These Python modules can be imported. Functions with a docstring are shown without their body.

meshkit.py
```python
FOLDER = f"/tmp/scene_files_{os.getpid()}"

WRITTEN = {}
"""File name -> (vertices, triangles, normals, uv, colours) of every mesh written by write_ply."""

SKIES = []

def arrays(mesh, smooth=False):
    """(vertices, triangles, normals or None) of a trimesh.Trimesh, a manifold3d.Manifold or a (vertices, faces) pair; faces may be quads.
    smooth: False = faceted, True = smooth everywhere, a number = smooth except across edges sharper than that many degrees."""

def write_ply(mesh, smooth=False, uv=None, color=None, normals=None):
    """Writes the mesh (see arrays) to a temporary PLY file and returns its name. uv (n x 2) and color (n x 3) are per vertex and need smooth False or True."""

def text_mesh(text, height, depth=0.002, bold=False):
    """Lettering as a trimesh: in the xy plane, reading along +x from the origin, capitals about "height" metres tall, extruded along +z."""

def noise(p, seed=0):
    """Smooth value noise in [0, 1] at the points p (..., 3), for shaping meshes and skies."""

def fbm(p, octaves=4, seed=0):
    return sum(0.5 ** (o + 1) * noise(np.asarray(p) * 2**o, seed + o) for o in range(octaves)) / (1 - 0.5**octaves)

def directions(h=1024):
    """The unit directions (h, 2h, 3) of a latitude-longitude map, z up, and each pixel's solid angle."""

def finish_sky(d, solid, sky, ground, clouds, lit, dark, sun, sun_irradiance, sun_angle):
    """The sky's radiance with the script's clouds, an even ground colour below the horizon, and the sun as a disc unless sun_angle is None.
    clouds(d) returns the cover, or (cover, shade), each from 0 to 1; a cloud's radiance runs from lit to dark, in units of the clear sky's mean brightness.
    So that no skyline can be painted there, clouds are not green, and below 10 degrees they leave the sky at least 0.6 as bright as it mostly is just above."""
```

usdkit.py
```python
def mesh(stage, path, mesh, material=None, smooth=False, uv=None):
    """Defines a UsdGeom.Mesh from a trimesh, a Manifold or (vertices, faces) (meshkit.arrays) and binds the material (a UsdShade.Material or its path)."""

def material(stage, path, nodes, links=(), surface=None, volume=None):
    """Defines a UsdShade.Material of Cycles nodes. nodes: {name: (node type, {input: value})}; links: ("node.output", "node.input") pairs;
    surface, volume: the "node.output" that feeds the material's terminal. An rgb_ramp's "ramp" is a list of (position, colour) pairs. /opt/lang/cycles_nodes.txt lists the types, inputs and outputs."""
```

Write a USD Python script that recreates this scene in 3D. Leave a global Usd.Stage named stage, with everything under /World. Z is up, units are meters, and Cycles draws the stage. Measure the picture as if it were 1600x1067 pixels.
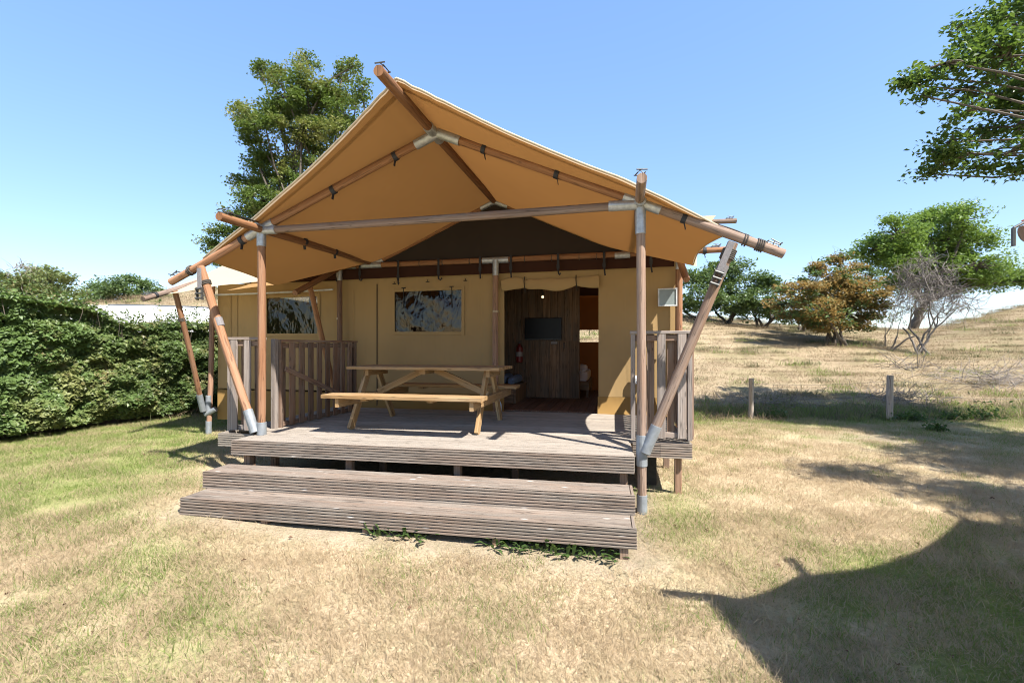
import math
import numpy as np
import trimesh
from pxr import Usd, UsdGeom, UsdShade, UsdLux, Gf, Sdf, Vt
import usdkit
import meshkit

stage = Usd.Stage.CreateInMemory()
UsdGeom.SetStageUpAxis(stage, UsdGeom.Tokens.z)
UsdGeom.SetStageMetersPerUnit(stage, 1.0)
UsdGeom.Xform.Define(stage, '/World')
UsdGeom.Scope.Define(stage, '/World/Looks')

# ------------------------------------------------------------------ camera, sky, sun, exposure
# World frame: x runs along the porch front (right +), y into the tent, z up; origin under the right front post.
EXPOSURE = 1.7
SKY = 0.090
SUN = 1.1
CAM = np.array([-.21, -4.68, 1.56])
YAW = .215
FPX = 740.0
to_sun = np.array([.64, -.42, 1.0]); to_sun /= np.linalg.norm(to_sun)

cam = UsdGeom.Camera.Define(stage, '/World/camera')
cam.CreateHorizontalApertureAttr(36.0)
cam.CreateVerticalApertureAttr(36.0 * 1067 / 1600)
cam.CreateFocalLengthAttr(36.0 * FPX / 1600)
cam.CreateVerticalApertureOffsetAttr(36.0 * 7.5 / 1600)
cam.CreateClippingRangeAttr(Gf.Vec2f(.05, 2000))
cam.CreateExposureAttr(EXPOSURE)
xf = UsdGeom.Xformable(cam)
xf.AddTranslateOp().Set(Gf.Vec3d(*CAM))
xf.AddRotateZOp().Set(math.degrees(YAW))
xf.AddRotateXOp().Set(90.0)

usdkit.material(stage, '/World/Looks/sky_air', {
    'sky': ('sky_texture', {'sky_type': 'single_scattering', 'sun_disc': False, 'sun_elevation': float(np.arcsin(to_sun[2])),
                            'sun_rotation': float(np.arctan2(to_sun[0], to_sun[1])), 'air_density': .85, 'aerosol_density': .25, 'ozone_density': 2.5}),
    'gm': ('gamma', {'gamma': .47}), 'hs': ('hsv', {'hue': .510, 'saturation': 1.66, 'value': 2.25}),
    'bg': ('background_shader', {'strength': SKY})}, [('sky.color', 'gm.color'), ('gm.color', 'hs.color'), ('hs.color', 'bg.color')], surface='bg.background')
dome = UsdLux.DomeLight.Define(stage, '/World/sky')
dome.GetPrim().SetCustomDataByKey('kind', 'structure')
UsdShade.MaterialBindingAPI.Apply(dome.GetPrim()).Bind(UsdShade.Material.Get(stage, '/World/Looks/sky_air'))
sun = UsdLux.DistantLight.Define(stage, '/World/sun')
sun.CreateNormalizeAttr(True); sun.CreateIntensityAttr(SUN); sun.CreateAngleAttr(.5)
sun.CreateColorAttr(Gf.Vec3f(1, .95, .89))
m4 = Gf.Matrix4d(); m4.SetRotate(Gf.Rotation(Gf.Vec3d(0, 0, 1), Gf.Vec3d(*to_sun)))
UsdGeom.Xformable(sun).AddTransformOp().Set(m4)

# ------------------------------------------------------------------ helpers
RIGHT = np.array([math.cos(YAW), math.sin(YAW), 0]); FWD = np.array([-math.sin(YAW), math.cos(YAW), 0]); UP = np.array([0, 0, 1.0])
def at(px, py, X=None, Y=None, Z=None, D=None):
    """The place in the world on the sight line through a picture point, at a given x, y, z or distance."""
    d = RIGHT * (px - 800) / FPX + FWD - UP * (py - 541) / FPX
    t = D if D is not None else (X - CAM[0]) / d[0] if X is not None else (Y - CAM[1]) / d[1] if Y is not None else (Z - CAM[2]) / d[2]
    return CAM + d * t
def ld(lat, dep, z=0.0):
    p = CAM + RIGHT * lat + FWD * dep; p[2] = z; return p
def lat_dep(x, y):
    dx, dy = np.asarray(x) - CAM[0], np.asarray(y) - CAM[1]
    return dx * RIGHT[0] + dy * RIGHT[1], dx * FWD[0] + dy * FWD[1]
V3 = lambda *a: np.array(a, float)
unit = lambda v: np.asarray(v, float) / np.linalg.norm(v)
sstep = lambda x, a, b: (lambda t: t * t * (3 - 2 * t))(np.clip((np.asarray(x, float) - a) / (b - a), 0, 1))

COUNT, BASE = {}, {}
def path_for(name, parent):
    root = parent or '/World'
    k = COUNT.get((root, name), 0); COUNT[(root, name)] = k + 1
    return f'{root}/{name}' + (f'_{k:03d}' if k else '')
def tag(path, label=None, cat=None, group=None, kind=None):
    p = stage.GetPrimAtPath(path)
    for k, v in (('label', label), ('category', cat), ('group', group), ('kind', kind)):
        if v: p.SetCustomDataByKey(k, v)
def thing(name, label, cat, loc=(0, 0, 0), group=None):
    path = path_for(name, None)
    UsdGeom.Xform.Define(stage, path).AddTranslateOp().Set(Gf.Vec3d(*map(float, loc)))
    BASE[path] = np.array(loc, float)
    tag(path, label, cat, group)
    return path
def put(name, v, f, mat, parent=None, uv=None, smooth=False, label=None, kind=None, colour=None):
    """One mesh, given in world coordinates, under its parent."""
    path = path_for(name, parent)
    root = '/'.join(path.split('/')[:3])
    v = np.asarray(v, float) - BASE.get(root, 0)
    m = usdkit.mesh(stage, path, (v, np.asarray(f)), '/World/Looks/' + mat, smooth=smooth, uv=uv)
    if colour is not None:
        UsdGeom.PrimvarsAPI(m).CreatePrimvar('gcol', Sdf.ValueTypeNames.Color3fArray, 'vertex').Set(Vt.Vec3fArray.FromNumpy(np.asarray(colour, np.float32)))
    tag(path, label, None, None, kind)
    return path
def join(parts):
    vs, fs, us, n = [], [], [], 0
    for p in parts:
        vs.append(p[0]); f = np.asarray(p[1])
        if f.shape[1] == 4: f = np.vstack([f[:, [0, 1, 2]], f[:, [0, 2, 3]]])
        fs.append(f + n); n += len(p[0])
        us.append(p[2] if len(p) > 2 and p[2] is not None else np.zeros((len(p[0]), 2)))
    return np.vstack(vs), np.vstack(fs), np.vstack(us)
def frame(d, up=None):
    d = unit(d)
    up = V3(0, 0, 1) if up is None else np.asarray(up, float)
    if abs(d @ unit(up)) > .98: up = V3(1, 0, 0) if abs(d[0]) < .9 else V3(0, 1, 0)
    a = unit(np.cross(up, d)); b = np.cross(d, a)
    return a, b
wob = np.random.default_rng(5)
def tube(p, r, sides=12, cap=True, uvoff=None):
    """Tube along a polyline with caps; uv = (round, along) in metres."""
    p = np.asarray(p, float); n = len(p); r = np.broadcast_to(np.asarray(r, float), (n,))
    t = np.gradient(p, axis=0); t /= np.linalg.norm(t, axis=1, keepdims=True)
    a, b = frame(t[0]); A = []
    for k in range(n):
        a = unit(a - t[k] * (a @ t[k])); A.append((a, np.cross(t[k], a)))
    ang = np.linspace(0, 2 * np.pi, sides + 1)
    v = np.array([p[k] + r[k] * (np.cos(ang)[:, None] * A[k][0] + np.sin(ang)[:, None] * A[k][1]) for k in range(n)]).reshape(-1, 3)
    s = np.concatenate([[0], np.cumsum(np.linalg.norm(np.diff(p, axis=0), axis=1))])
    o = wob.uniform(0, 40, 2) if uvoff is None else uvoff
    uv = np.array([[o[0] + ang[j] * r.mean(), o[1] + s[k]] for k in range(n) for j in range(sides + 1)])
    i, j = np.meshgrid(np.arange(n - 1), np.arange(sides), indexing='ij'); w = sides + 1
    f = np.stack([i * w + j, i * w + j + 1, (i + 1) * w + j + 1, (i + 1) * w + j], -1).reshape(-1, 4)
    f = np.vstack([f[:, [0, 1, 2]], f[:, [0, 2, 3]]])
    if cap:
        for k, flip in ((0, True), (n - 1, False)):
            ring = v[k * w:k * w + sides]; m = len(v)
            v = np.vstack([v, ring, p[k]]); rr = (ring - p[k])
            uv = np.vstack([uv, np.stack([rr @ A[k][0], rr @ A[k][1]], 1) + o, [o]])
            q = np.arange(sides); g = np.stack([m + q, m + (q + 1) % sides, np.full(sides, m + sides)], 1)
            f = np.vstack([f, g[:, ::-1] if flip else g])
    return v, f, uv
def log(name, p0, p1, r, mat, parent, r1=None, bend=.006, n=7, **kw):
    t = np.linspace(0, 1, n)[:, None]; p0, p1 = np.asarray(p0, float), np.asarray(p1, float)
    a, b = frame(p1 - p0)
    p = p0 + (p1 - p0) * t + (a * wob.normal(0, 1) + b * wob.normal(0, 1)) * bend * np.sin(np.pi * t)
    rr = np.linspace(r, r1 or r, n) * (1 + wob.normal(0, .012, n)); rr[0] *= .985; rr[-1] *= .985
    v, f, uv = tube(p, rr, 14)
    return put(name, v, f, mat, parent, uv, True, **kw)
def prism(profile, p0, p1, up, cap=True):
    """A closed 2-D outline (n x 2: across, along up) swept from p0 to p1, with hard edges and uv in metres."""
    pr = np.asarray(profile, float); p0, p1 = np.asarray(p0, float), np.asarray(p1, float); d = unit(p1 - p0)
    a, b = frame(d, up); L = np.linalg.norm(p1 - p0); n = len(pr); o = wob.uniform(0, 40, 2)
    e = np.concatenate([[0], np.cumsum(np.linalg.norm(np.diff(np.vstack([pr, pr[:1]]), axis=0), axis=1))])
    v, f, uv = [], [], []
    for k in range(n):
        q0, q1 = pr[k], pr[(k + 1) % n]; m = len(v)
        for P, s in ((p0, 0), (p1, L)):
            v += [P + a * q0[0] + b * q0[1], P + a * q1[0] + b * q1[1]]; uv += [[o[0] + e[k], o[1] + s], [o[0] + e[k + 1], o[1] + s]]
        f += [[m, m + 1, m + 3], [m, m + 3, m + 2]]
    if cap:
        from shapely.geometry import Polygon
        tv, tf = trimesh.creation.triangulate_polygon(Polygon(pr), engine='earcut')
        for P, flip in ((p0, True), (p1, False)):
            m = len(v); v += [P + a * x + b * y for x, y in tv]; uv += [[o[0] + x, o[1] + y] for x, y in tv]
            f += [[m + (g[::-1] if flip else g)[k] for k in range(3)] for g in tf.tolist()]
    v, f, uv = np.array(v), np.array(f), np.array(uv)
    area = 0.5 * np.sum(pr[:, 0] * np.roll(pr[:, 1], -1) - np.roll(pr[:, 0], -1) * pr[:, 1])
    return v, (f if area > 0 else f[:, ::-1]), uv
def rect(w, t, c=.004):
    w, t = w / 2, t / 2
    return [(-w + c, -t), (w - c, -t), (w, -t + c), (w, t - c), (w - c, t), (-w + c, t), (-w, t - c), (-w, -t + c)]
def board(name, p0, p1, w, t, up, mat, parent, c=.004, **kw):
    """A bevelled board from p0 to p1 (its centre line), t thick along up and w wide."""
    v, f, uv = prism(rect(w, t, min(c, t / 3, w / 3)), p0, p1, up)
    return put(name, v, f, mat, parent, uv, **kw)
def box(lo, hi, c=.004):
    lo, hi = np.asarray(lo, float), np.asarray(hi, float); m = (lo + hi) / 2
    return prism(rect(hi[1] - lo[1], hi[2] - lo[2], c), (lo[0], m[1], m[2]), (hi[0], m[1], m[2]), (0, 0, 1))
def grooved(w, t, n, depth=.006):
    """Outline of a decking board, w wide and t thick, n grooves in its upper face."""
    out = [(-w / 2, -t / 2), (w / 2, -t / 2), (w / 2, t / 2 - .003)]
    s = w / n
    for k in range(n):
        x1 = w / 2 - k * s
        out += [(x1 - s * .1, t / 2), (x1 - s * .55, t / 2), (x1 - s * .66, t / 2 - depth), (x1 - s * .9, t / 2 - depth)]
    out.append((-w / 2, t / 2 - .003))
    return out
def grid(fn, nu, nv):
    u, v = np.meshgrid(np.linspace(0, 1, nu), np.linspace(0, 1, nv), indexing='ij')
    P = np.stack(fn(u, v), -1).reshape(-1, 3)
    i, j = np.meshgrid(np.arange(nu - 1), np.arange(nv - 1), indexing='ij')
    q = np.stack([i * nv + j, (i + 1) * nv + j, (i + 1) * nv + j + 1, i * nv + j + 1], -1).reshape(-1, 4)
    return P, np.vstack([q[:, [0, 1, 2]], q[:, [0, 2, 3]]])

# ------------------------------------------------------------------ materials
def L(name): return '/World/Looks/' + name
def wood(name, lo, mid, hi, rough=.75, stretch=(55, 1.6), patch=None, patch_amt=.5, bump=.35, knots=.7, vary=.25, knot_col=None, crack=.8):
    """Wood with grain along uv.y (metres), knots, weather patches and a tone of its own for each piece."""
    patch = patch or hi
    n = {'uv': ('texture_coordinate', {}),
         'm1': ('mapping', {'scale': (stretch[0], stretch[1], 1)}), 'g': ('noise_texture', {'scale': 1.0, 'detail': 6, 'roughness': .62, 'distortion': .6}),
         'r': ('rgb_ramp', {'ramp': [(.25, lo), (.47, mid), (.72, hi)]}),
         'm2': ('mapping', {'scale': (9, 1.1, 1)}), 'p': ('noise_texture', {'scale': 1.0, 'detail': 3, 'roughness': .6}),
         'pr': ('rgb_ramp', {'ramp': [(.4, (0, 0, 0)), (.68, (1, 1, 1))]}), 'pm': ('math', {'math_type': 'multiply', 'value2': patch_amt}),
         'mx': ('mix', {'color2': patch}),
         'm3': ('mapping', {'scale': (11, 3.2, 1)}), 'k': ('voronoi_texture', {'scale': 1.0, 'randomness': 1.0}),
         'kr': ('rgb_ramp', {'ramp': [(.0, (1, 1, 1)), (.06, (.9, .9, .9)), (.13, (0, 0, 0))]}), 'km': ('math', {'math_type': 'multiply', 'value2': knots}),
         'mk': ('mix', {'color2': knot_col or tuple(.45 * c for c in lo)}),
         'm4': ('mapping', {'scale': (30, .9, 1)}), 'c': ('noise_texture', {'scale': 1.0, 'detail': 2}),
         'cr': ('rgb_ramp', {'ramp': [(.485, (0, 0, 0)), (.5, (1, 1, 1)), (.515, (0, 0, 0))]}), 'cm': ('math', {'math_type': 'multiply', 'value2': crack}),
         'mc': ('mix', {'color2': tuple(.3 * c for c in lo)}),
         'o': ('object_info', {}), 'ov': ('map_range', {'from_min': 0, 'from_max': 1, 'to_min': 1 - vary, 'to_max': 1 + vary}),
         'hs': ('hsv', {}), 'b': ('bump', {'strength': bump, 'distance': .004}),
         'bs': ('principled_bsdf', {'roughness': rough, 'specular_ior_level': .3})}
    l = [('uv.UV', 'm1.vector'), ('m1.vector', 'g.vector'), ('g.fac', 'r.fac'), ('uv.UV', 'm2.vector'), ('m2.vector', 'p.vector'), ('p.fac', 'pr.fac'), ('pr.color', 'pm.value1'),
         ('pm.value', 'mx.fac'), ('r.color', 'mx.color1'), ('uv.UV', 'm3.vector'), ('m3.vector', 'k.vector'), ('k.distance', 'kr.fac'), ('kr.color', 'km.value1'), ('km.value', 'mk.fac'),
         ('mx.color', 'mk.color1'), ('uv.UV', 'm4.vector'), ('m4.vector', 'c.vector'), ('c.fac', 'cr.fac'), ('cr.color', 'cm.value1'), ('cm.value', 'mc.fac'), ('mk.color', 'mc.color1'),
         ('o.random', 'ov.value'), ('ov.result', 'hs.value'), ('mc.color', 'hs.color'), ('hs.color', 'bs.base_color'), ('g.fac', 'b.height'), ('b.normal', 'bs.normal')]
    usdkit.material(stage, L(name), n, l, surface='bs.BSDF')
def canvas(name, col, trans, dirt=.25, dirt_col=None, wr=.25, scale=1.3, tcol=None, wmap=(3.2, 3.2, .9)):
    """Woven cloth: lets some light through, faint stains, soft wrinkles, a fine weave."""
    dirt_col = dirt_col or tuple(.7 * c for c in col); tcol = tcol or col
    n = {'t': ('geometry', {}), 'n1': ('noise_texture', {'scale': scale, 'detail': 5, 'roughness': .6}),
         'r1': ('rgb_ramp', {'ramp': [(.42, (0, 0, 0)), (.75, (1, 1, 1))]}), 'mm': ('math', {'math_type': 'multiply', 'value2': dirt}),
         'mx': ('mix', {'color1': col, 'color2': dirt_col}),
         'mp': ('mapping', {'scale': wmap}), 'n2': ('noise_texture', {'scale': 1.0, 'detail': 2, 'distortion': .4}), 'n3': ('noise_texture', {'scale': 420.0, 'detail': 1}),
         'ad': ('math', {'math_type': 'multiply_add', 'value2': .012}), 'b': ('bump', {'strength': wr, 'distance': .06}),
         'd': ('diffuse_bsdf', {'roughness': .6}), 'tr': ('translucent_bsdf', {'color': tcol}), 'mxs': ('mix_closure', {'fac': trans})}
    l = [('t.position', 'n1.vector'), ('n1.fac', 'r1.fac'), ('r1.color', 'mm.value1'), ('mm.value', 'mx.fac'), ('mx.color', 'd.color'), ('t.position', 'mp.vector'), ('mp.vector', 'n2.vector'),
         ('t.position', 'n3.vector'), ('n3.fac', 'ad.value1'), ('n2.fac', 'ad.value3'), ('ad.value', 'b.height'), ('b.normal', 'd.normal'), ('d.BSDF', 'mxs.closure1'), ('tr.BSDF', 'mxs.closure2')]
    usdkit.material(stage, L(name), n, l, surface='mxs.closure')
def leaf(name, cols, trans=.35, tcol=(.16, .24, .03), rough=.45, spec=.35, patch=None, pscale=1.6):
    n = {'g': ('geometry', {}), 'r': ('rgb_ramp', {'ramp': cols}), 'p': ('principled_bsdf', {'roughness': rough, 'specular_ior_level': spec}),
         't': ('translucent_bsdf', {}), 'tm': ('mix', {'mix_type': 'mix', 'fac': .5, 'color2': tcol}), 'm': ('mix_closure', {'fac': trans})}
    col = 'r.color'; extra = []
    if patch:
        n.update({'pn': ('noise_texture', {'scale': pscale, 'detail': 4, 'roughness': .65}), 'pr': ('rgb_ramp', {'ramp': [(.50, (0, 0, 0)), (.66, (.75, .75, .75))]}), 'pm': ('mix', {'color2': patch})})
        extra = [('g.position', 'pn.vector'), ('pn.fac', 'pr.fac'), ('pr.color', 'pm.fac'), ('r.color', 'pm.color1')]; col = 'pm.color'
    usdkit.material(stage, L(name), n, extra + [('g.random_per_island', 'r.fac'), (col, 'p.base_color'), (col, 'tm.color1'), ('tm.color', 't.color'), ('p.BSDF', 'm.closure1'), ('t.BSDF', 'm.closure2')], surface='m.closure')
def plain(name, col, rough=.5, metal=0.0, noise=None, amt=.25, bump=0.0, spec=.5):
    n = {'t': ('geometry', {}), 'n': ('noise_texture', {'scale': noise or 12.0, 'detail': 5, 'roughness': .6}),
         'r': ('rgb_ramp', {'ramp': [(.3, tuple((1 - amt) * c for c in col)), (.7, tuple(min(1, (1 + amt) * c) for c in col))]}),
         'b': ('bump', {'strength': bump, 'distance': .01}), 'p': ('principled_bsdf', {'roughness': rough, 'metallic': metal, 'specular_ior_level': spec})}
    l = [('t.position', 'n.vector'), ('n.fac', 'r.fac'), ('r.color', 'p.base_color')]
    if bump: l += [('n.fac', 'b.height'), ('b.normal', 'p.normal')]
    usdkit.material(stage, L(name), n, l, surface='p.BSDF')

wood('log_orange', (.13, .055, .025), (.235, .11, .052), (.31, .175, .095), patch=(.30, .195, .13), patch_amt=.5)
wood('log_grey', (.10, .068, .05), (.19, .135, .102), (.27, .205, .162), patch=(.21, .12, .07), patch_amt=.6, bump=.5)
wood('log_roof', (.12, .052, .024), (.225, .105, .045), (.29, .15, .068), patch=(.18, .078, .033), patch_amt=.5)
wood('log_brown', (.12, .07, .045), (.20, .115, .075), (.28, .17, .11))
wood('deck_wood', (.155, .131, .105), (.228, .195, .158), (.30, .262, .215), stretch=(70, 1.2), patch=(.29, .255, .215), patch_amt=.5, bump=.3, knots=.35, vary=.1)
wood('step_wood', (.088, .070, .054), (.162, .134, .108), (.25, .218, .18), stretch=(60, 2.0), patch=(.20, .135, .095), patch_amt=.6, bump=.4, knots=.8, vary=.12, knot_col=(.42, .40, .37))
wood('fascia_wood', (.10, .082, .066), (.175, .145, .118), (.25, .215, .18), stretch=(60, 2.0), patch=(.20, .135, .095), patch_amt=.5, bump=.4, knots=.8, vary=.12, knot_col=(.40, .37, .33))
wood('rail_grey', (.14, .115, .10), (.23, .195, .17), (.31, .275, .245), stretch=(60, 1.5), patch=(.24, .165, .115), patch_amt=.4, vary=.16)
wood('rail_brown', (.085, .055, .038), (.18, .125, .09), (.27, .20, .15), stretch=(50, 1.5), patch=(.19, .10, .055), patch_amt=.8, vary=.25)
wood('table_wood', (.17, .09, .035), (.28, .165, .068), (.36, .24, .115), stretch=(45, 1.5), patch=(.31, .24, .155), patch_amt=.5, knots=.6, vary=.1)
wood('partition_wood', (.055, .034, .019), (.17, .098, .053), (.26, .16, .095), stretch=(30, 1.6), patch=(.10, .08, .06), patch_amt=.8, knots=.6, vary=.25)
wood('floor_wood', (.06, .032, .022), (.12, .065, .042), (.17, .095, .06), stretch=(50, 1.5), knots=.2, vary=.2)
wood('post_old', (.12, .095, .075), (.24, .20, .16), (.34, .29, .24), bump=.6)
wood('bark', (.03, .024, .018), (.065, .052, .038), (.11, .09, .068), stretch=(14, 3), bump=.8)
wood('bark_grey', (.08, .068, .056), (.15, .13, .11), (.23, .20, .175), stretch=(14, 3), bump=.6)
canvas('fly_canvas', (.56, .46, .33), .42, dirt=.2, wr=.12, tcol=(.47, .355, .225))
canvas('lining_canvas', (.36, .215, .092), .40, dirt=.2, wr=.18, tcol=(.48, .285, .130))
canvas('wall_canvas', (.45, .312, .150), .18, dirt=.4, wr=.30, tcol=(.3, .2, .08), wmap=(5.5, 5.5, .45))
canvas('hem_canvas', (.33, .205, .075), .12, dirt=.4, wr=.5)
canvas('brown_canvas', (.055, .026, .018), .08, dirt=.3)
canvas('mesh_canvas', (.055, .043, .036), .20, dirt=.3)
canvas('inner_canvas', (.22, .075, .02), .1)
canvas('white_canvas', (.62, .62, .63), .15, dirt=.1)
canvas('bed_linen', (.55, .47, .48), .0)
plain('galvanised', (.36, .375, .38), .45, .6, noise=26, amt=.22)
plain('galvanised_pale', (.21, .228, .242), .55, .3, noise=18, amt=.18)
plain('black_webbing', (.012, .012, .014), .7)
plain('grey_webbing', (.15, .14, .14), .8, noise=80)
plain('rope_dark', (.06, .05, .04), .9, noise=90)
plain('steel_dark', (.085, .085, .08), .5, .6, noise=40)
plain('orange_strap', (.75, .14, .03), .6)
plain('zip_black', (.02, .017, .012), .8)
plain('piping', (.36, .29, .19), .7)
plain('tv_black', (.005, .005, .006), .35, spec=.15)
plain('red_paint', (.13, .006, .005), .45)
plain('label_white', (.25, .22, .2), .6)
plain('cushion_blue', (.10, .14, .22), .9, noise=20)
plain('bottle_blue', (.45, .58, .72), .3)
plain('frame_grey', (.42, .43, .43), .5)
plain('panel_grey', (.20, .23, .22), .18, noise=4, amt=.15)
plain('socket_white', (.8, .8, .8), .4)
plain('deck_shade_dark', (.03, .028, .024), .95, noise=30)  # near-black tone standing in for the shadow under the deck
plain('dead_leaf', (.12, .065, .035), .85)
plain('roof_trim_dark', (.08, .09, .10), .5)
leaf('leaf_tree', [(0, (.08, .12, .025)), (.35, (.18, .235, .055)), (.7, (.29, .335, .09)), (1, (.42, .43, .16))], trans=.42, patch=(.33, .30, .10), pscale=.9)
leaf('leaf_maple', [(0, (.06, .11, .02)), (.4, (.14, .215, .045)), (.75, (.23, .31, .07)), (1, (.34, .39, .11))], trans=.42)
leaf('leaf_far', [(0, (.14, .22, .045)), (.4, (.26, .36, .07)), (.75, (.36, .45, .10)), (1, (.46, .52, .15))], trans=.45)
leaf('leaf_bush', [(0, (0.088, 0.135, 0.047)), (.5, (0.162, 0.230, 0.078)), (1, (0.270, 0.324, 0.128))])
leaf('leaf_rust', [(0, (.20, .16, .055)), (.2, (.36, .225, .08)), (.45, (.54, .275, .095)), (.8, (.66, .335, .13)), (1, (.72, .46, .20))], tcol=(.5, .26, .07), spec=.15)
leaf('leaf_dry', [(0, (0.130, 0.169, 0.058)), (.5, (0.260, 0.260, 0.078)), (1, (0.442, 0.351, 0.130))], tcol=(.3, .27, .06))
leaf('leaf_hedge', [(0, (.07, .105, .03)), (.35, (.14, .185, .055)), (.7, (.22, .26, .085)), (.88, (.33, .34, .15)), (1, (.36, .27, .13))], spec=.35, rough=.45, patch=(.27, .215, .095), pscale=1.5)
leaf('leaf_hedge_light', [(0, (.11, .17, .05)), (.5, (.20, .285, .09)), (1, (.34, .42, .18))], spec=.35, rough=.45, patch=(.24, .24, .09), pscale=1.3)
leaf('blade_dry', [(0, (.34, .265, .165)), (.35, (.56, .455, .305)), (.7, (.68, .58, .42)), (1, (.78, .71, .57))], trans=.33, tcol=(.66, .54, .34), spec=.15, rough=.6)
leaf('blade_green', [(0, (.13, .19, .045)), (.4, (.23, .29, .08)), (.75, (.34, .37, .13)), (1, (.54, .49, .27))], trans=.35, tcol=(.4, .42, .1), spec=.15, rough=.6)
leaf('blade_dune', [(0, (.22, .165, .10)), (.4, (.38, .30, .19)), (.8, (.48, .395, .265)), (1, (.56, .49, .37))], trans=.3, tcol=(.45, .36, .22), spec=.15, rough=.6)
leaf('blade_scrub', [(0, (.10, .105, .05)), (.5, (.19, .18, .085)), (1, (.33, .28, .16))], trans=.3, tcol=(.25, .24, .1), spec=.15, rough=.6)
leaf('weed_leaf', [(0, (.055, .095, .028)), (1, (.13, .19, .06))], spec=.25)
usdkit.material(stage, L('ground'), {
    'a': ('attribute', {'attribute': 'gcol'}), 'g': ('geometry', {}), 'n': ('noise_texture', {'scale': 38.0, 'detail': 6, 'roughness': .7}), 'r': ('rgb_ramp', {'ramp': [(.3, (.62, .60, .56)), (.52, (1, 1, 1)), (.75, (1.25, 1.22, 1.15))]}),
    'm': ('mix', {'mix_type': 'multiply', 'fac': 1.0}), 'n2': ('noise_texture', {'scale': 7.0, 'detail': 5, 'roughness': .65}), 'r2': ('rgb_ramp', {'ramp': [(.32, (.82, .86, .76)), (.65, (1.1, 1.06, 1.04))]}), 'm2': ('mix', {'mix_type': 'multiply', 'fac': 1.0}),
    'b': ('bump', {'strength': .7, 'distance': .03}), 'p': ('principled_bsdf', {'roughness': .95, 'specular_ior_level': .1})},
    [('g.position', 'n.vector'), ('n.fac', 'r.fac'), ('a.color', 'm.color1'), ('r.color', 'm.color2'), ('g.position', 'n2.vector'), ('n2.fac', 'r2.fac'), ('m.color', 'm2.color1'), ('r2.color', 'm2.color2'), ('m2.color', 'p.base_color'), ('n.fac', 'b.height'), ('b.normal', 'p.normal')], surface='p.BSDF')
usdkit.material(stage, L('clear_pvc'), {
    't': ('transparent_bsdf', {'color': (.34, .36, .36)}), 'gl': ('glossy_bsdf', {'color': (.52, .475, .41), 'roughness': .05}), 'f': ('fresnel', {'IOR': 1.45}),
    'g': ('geometry', {}), 'mp': ('mapping', {'scale': (4, 4, 1.6)}), 'n': ('noise_texture', {'scale': 1.3, 'detail': 2, 'distortion': 1.6}), 'b': ('bump', {'strength': .20, 'distance': .07}),
    'ad': ('math', {'math_type': 'multiply_add', 'value2': 1.0, 'value3': .06, 'use_clamp': True}), 'm': ('mix_closure', {})},
    [('g.position', 'mp.vector'), ('mp.vector', 'n.vector'), ('n.fac', 'b.height'), ('b.normal', 'gl.normal'), ('b.normal', 'f.normal'), ('f.fac', 'ad.value1'), ('ad.value', 'm.fac'), ('t.BSDF', 'm.closure1'), ('gl.BSDF', 'm.closure2')], surface='m.closure')
usdkit.material(stage, L('bulb_glow'), {'e': ('emission', {'color': (1, .78, .45), 'strength': .7})}, [], surface='e.emission')

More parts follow.
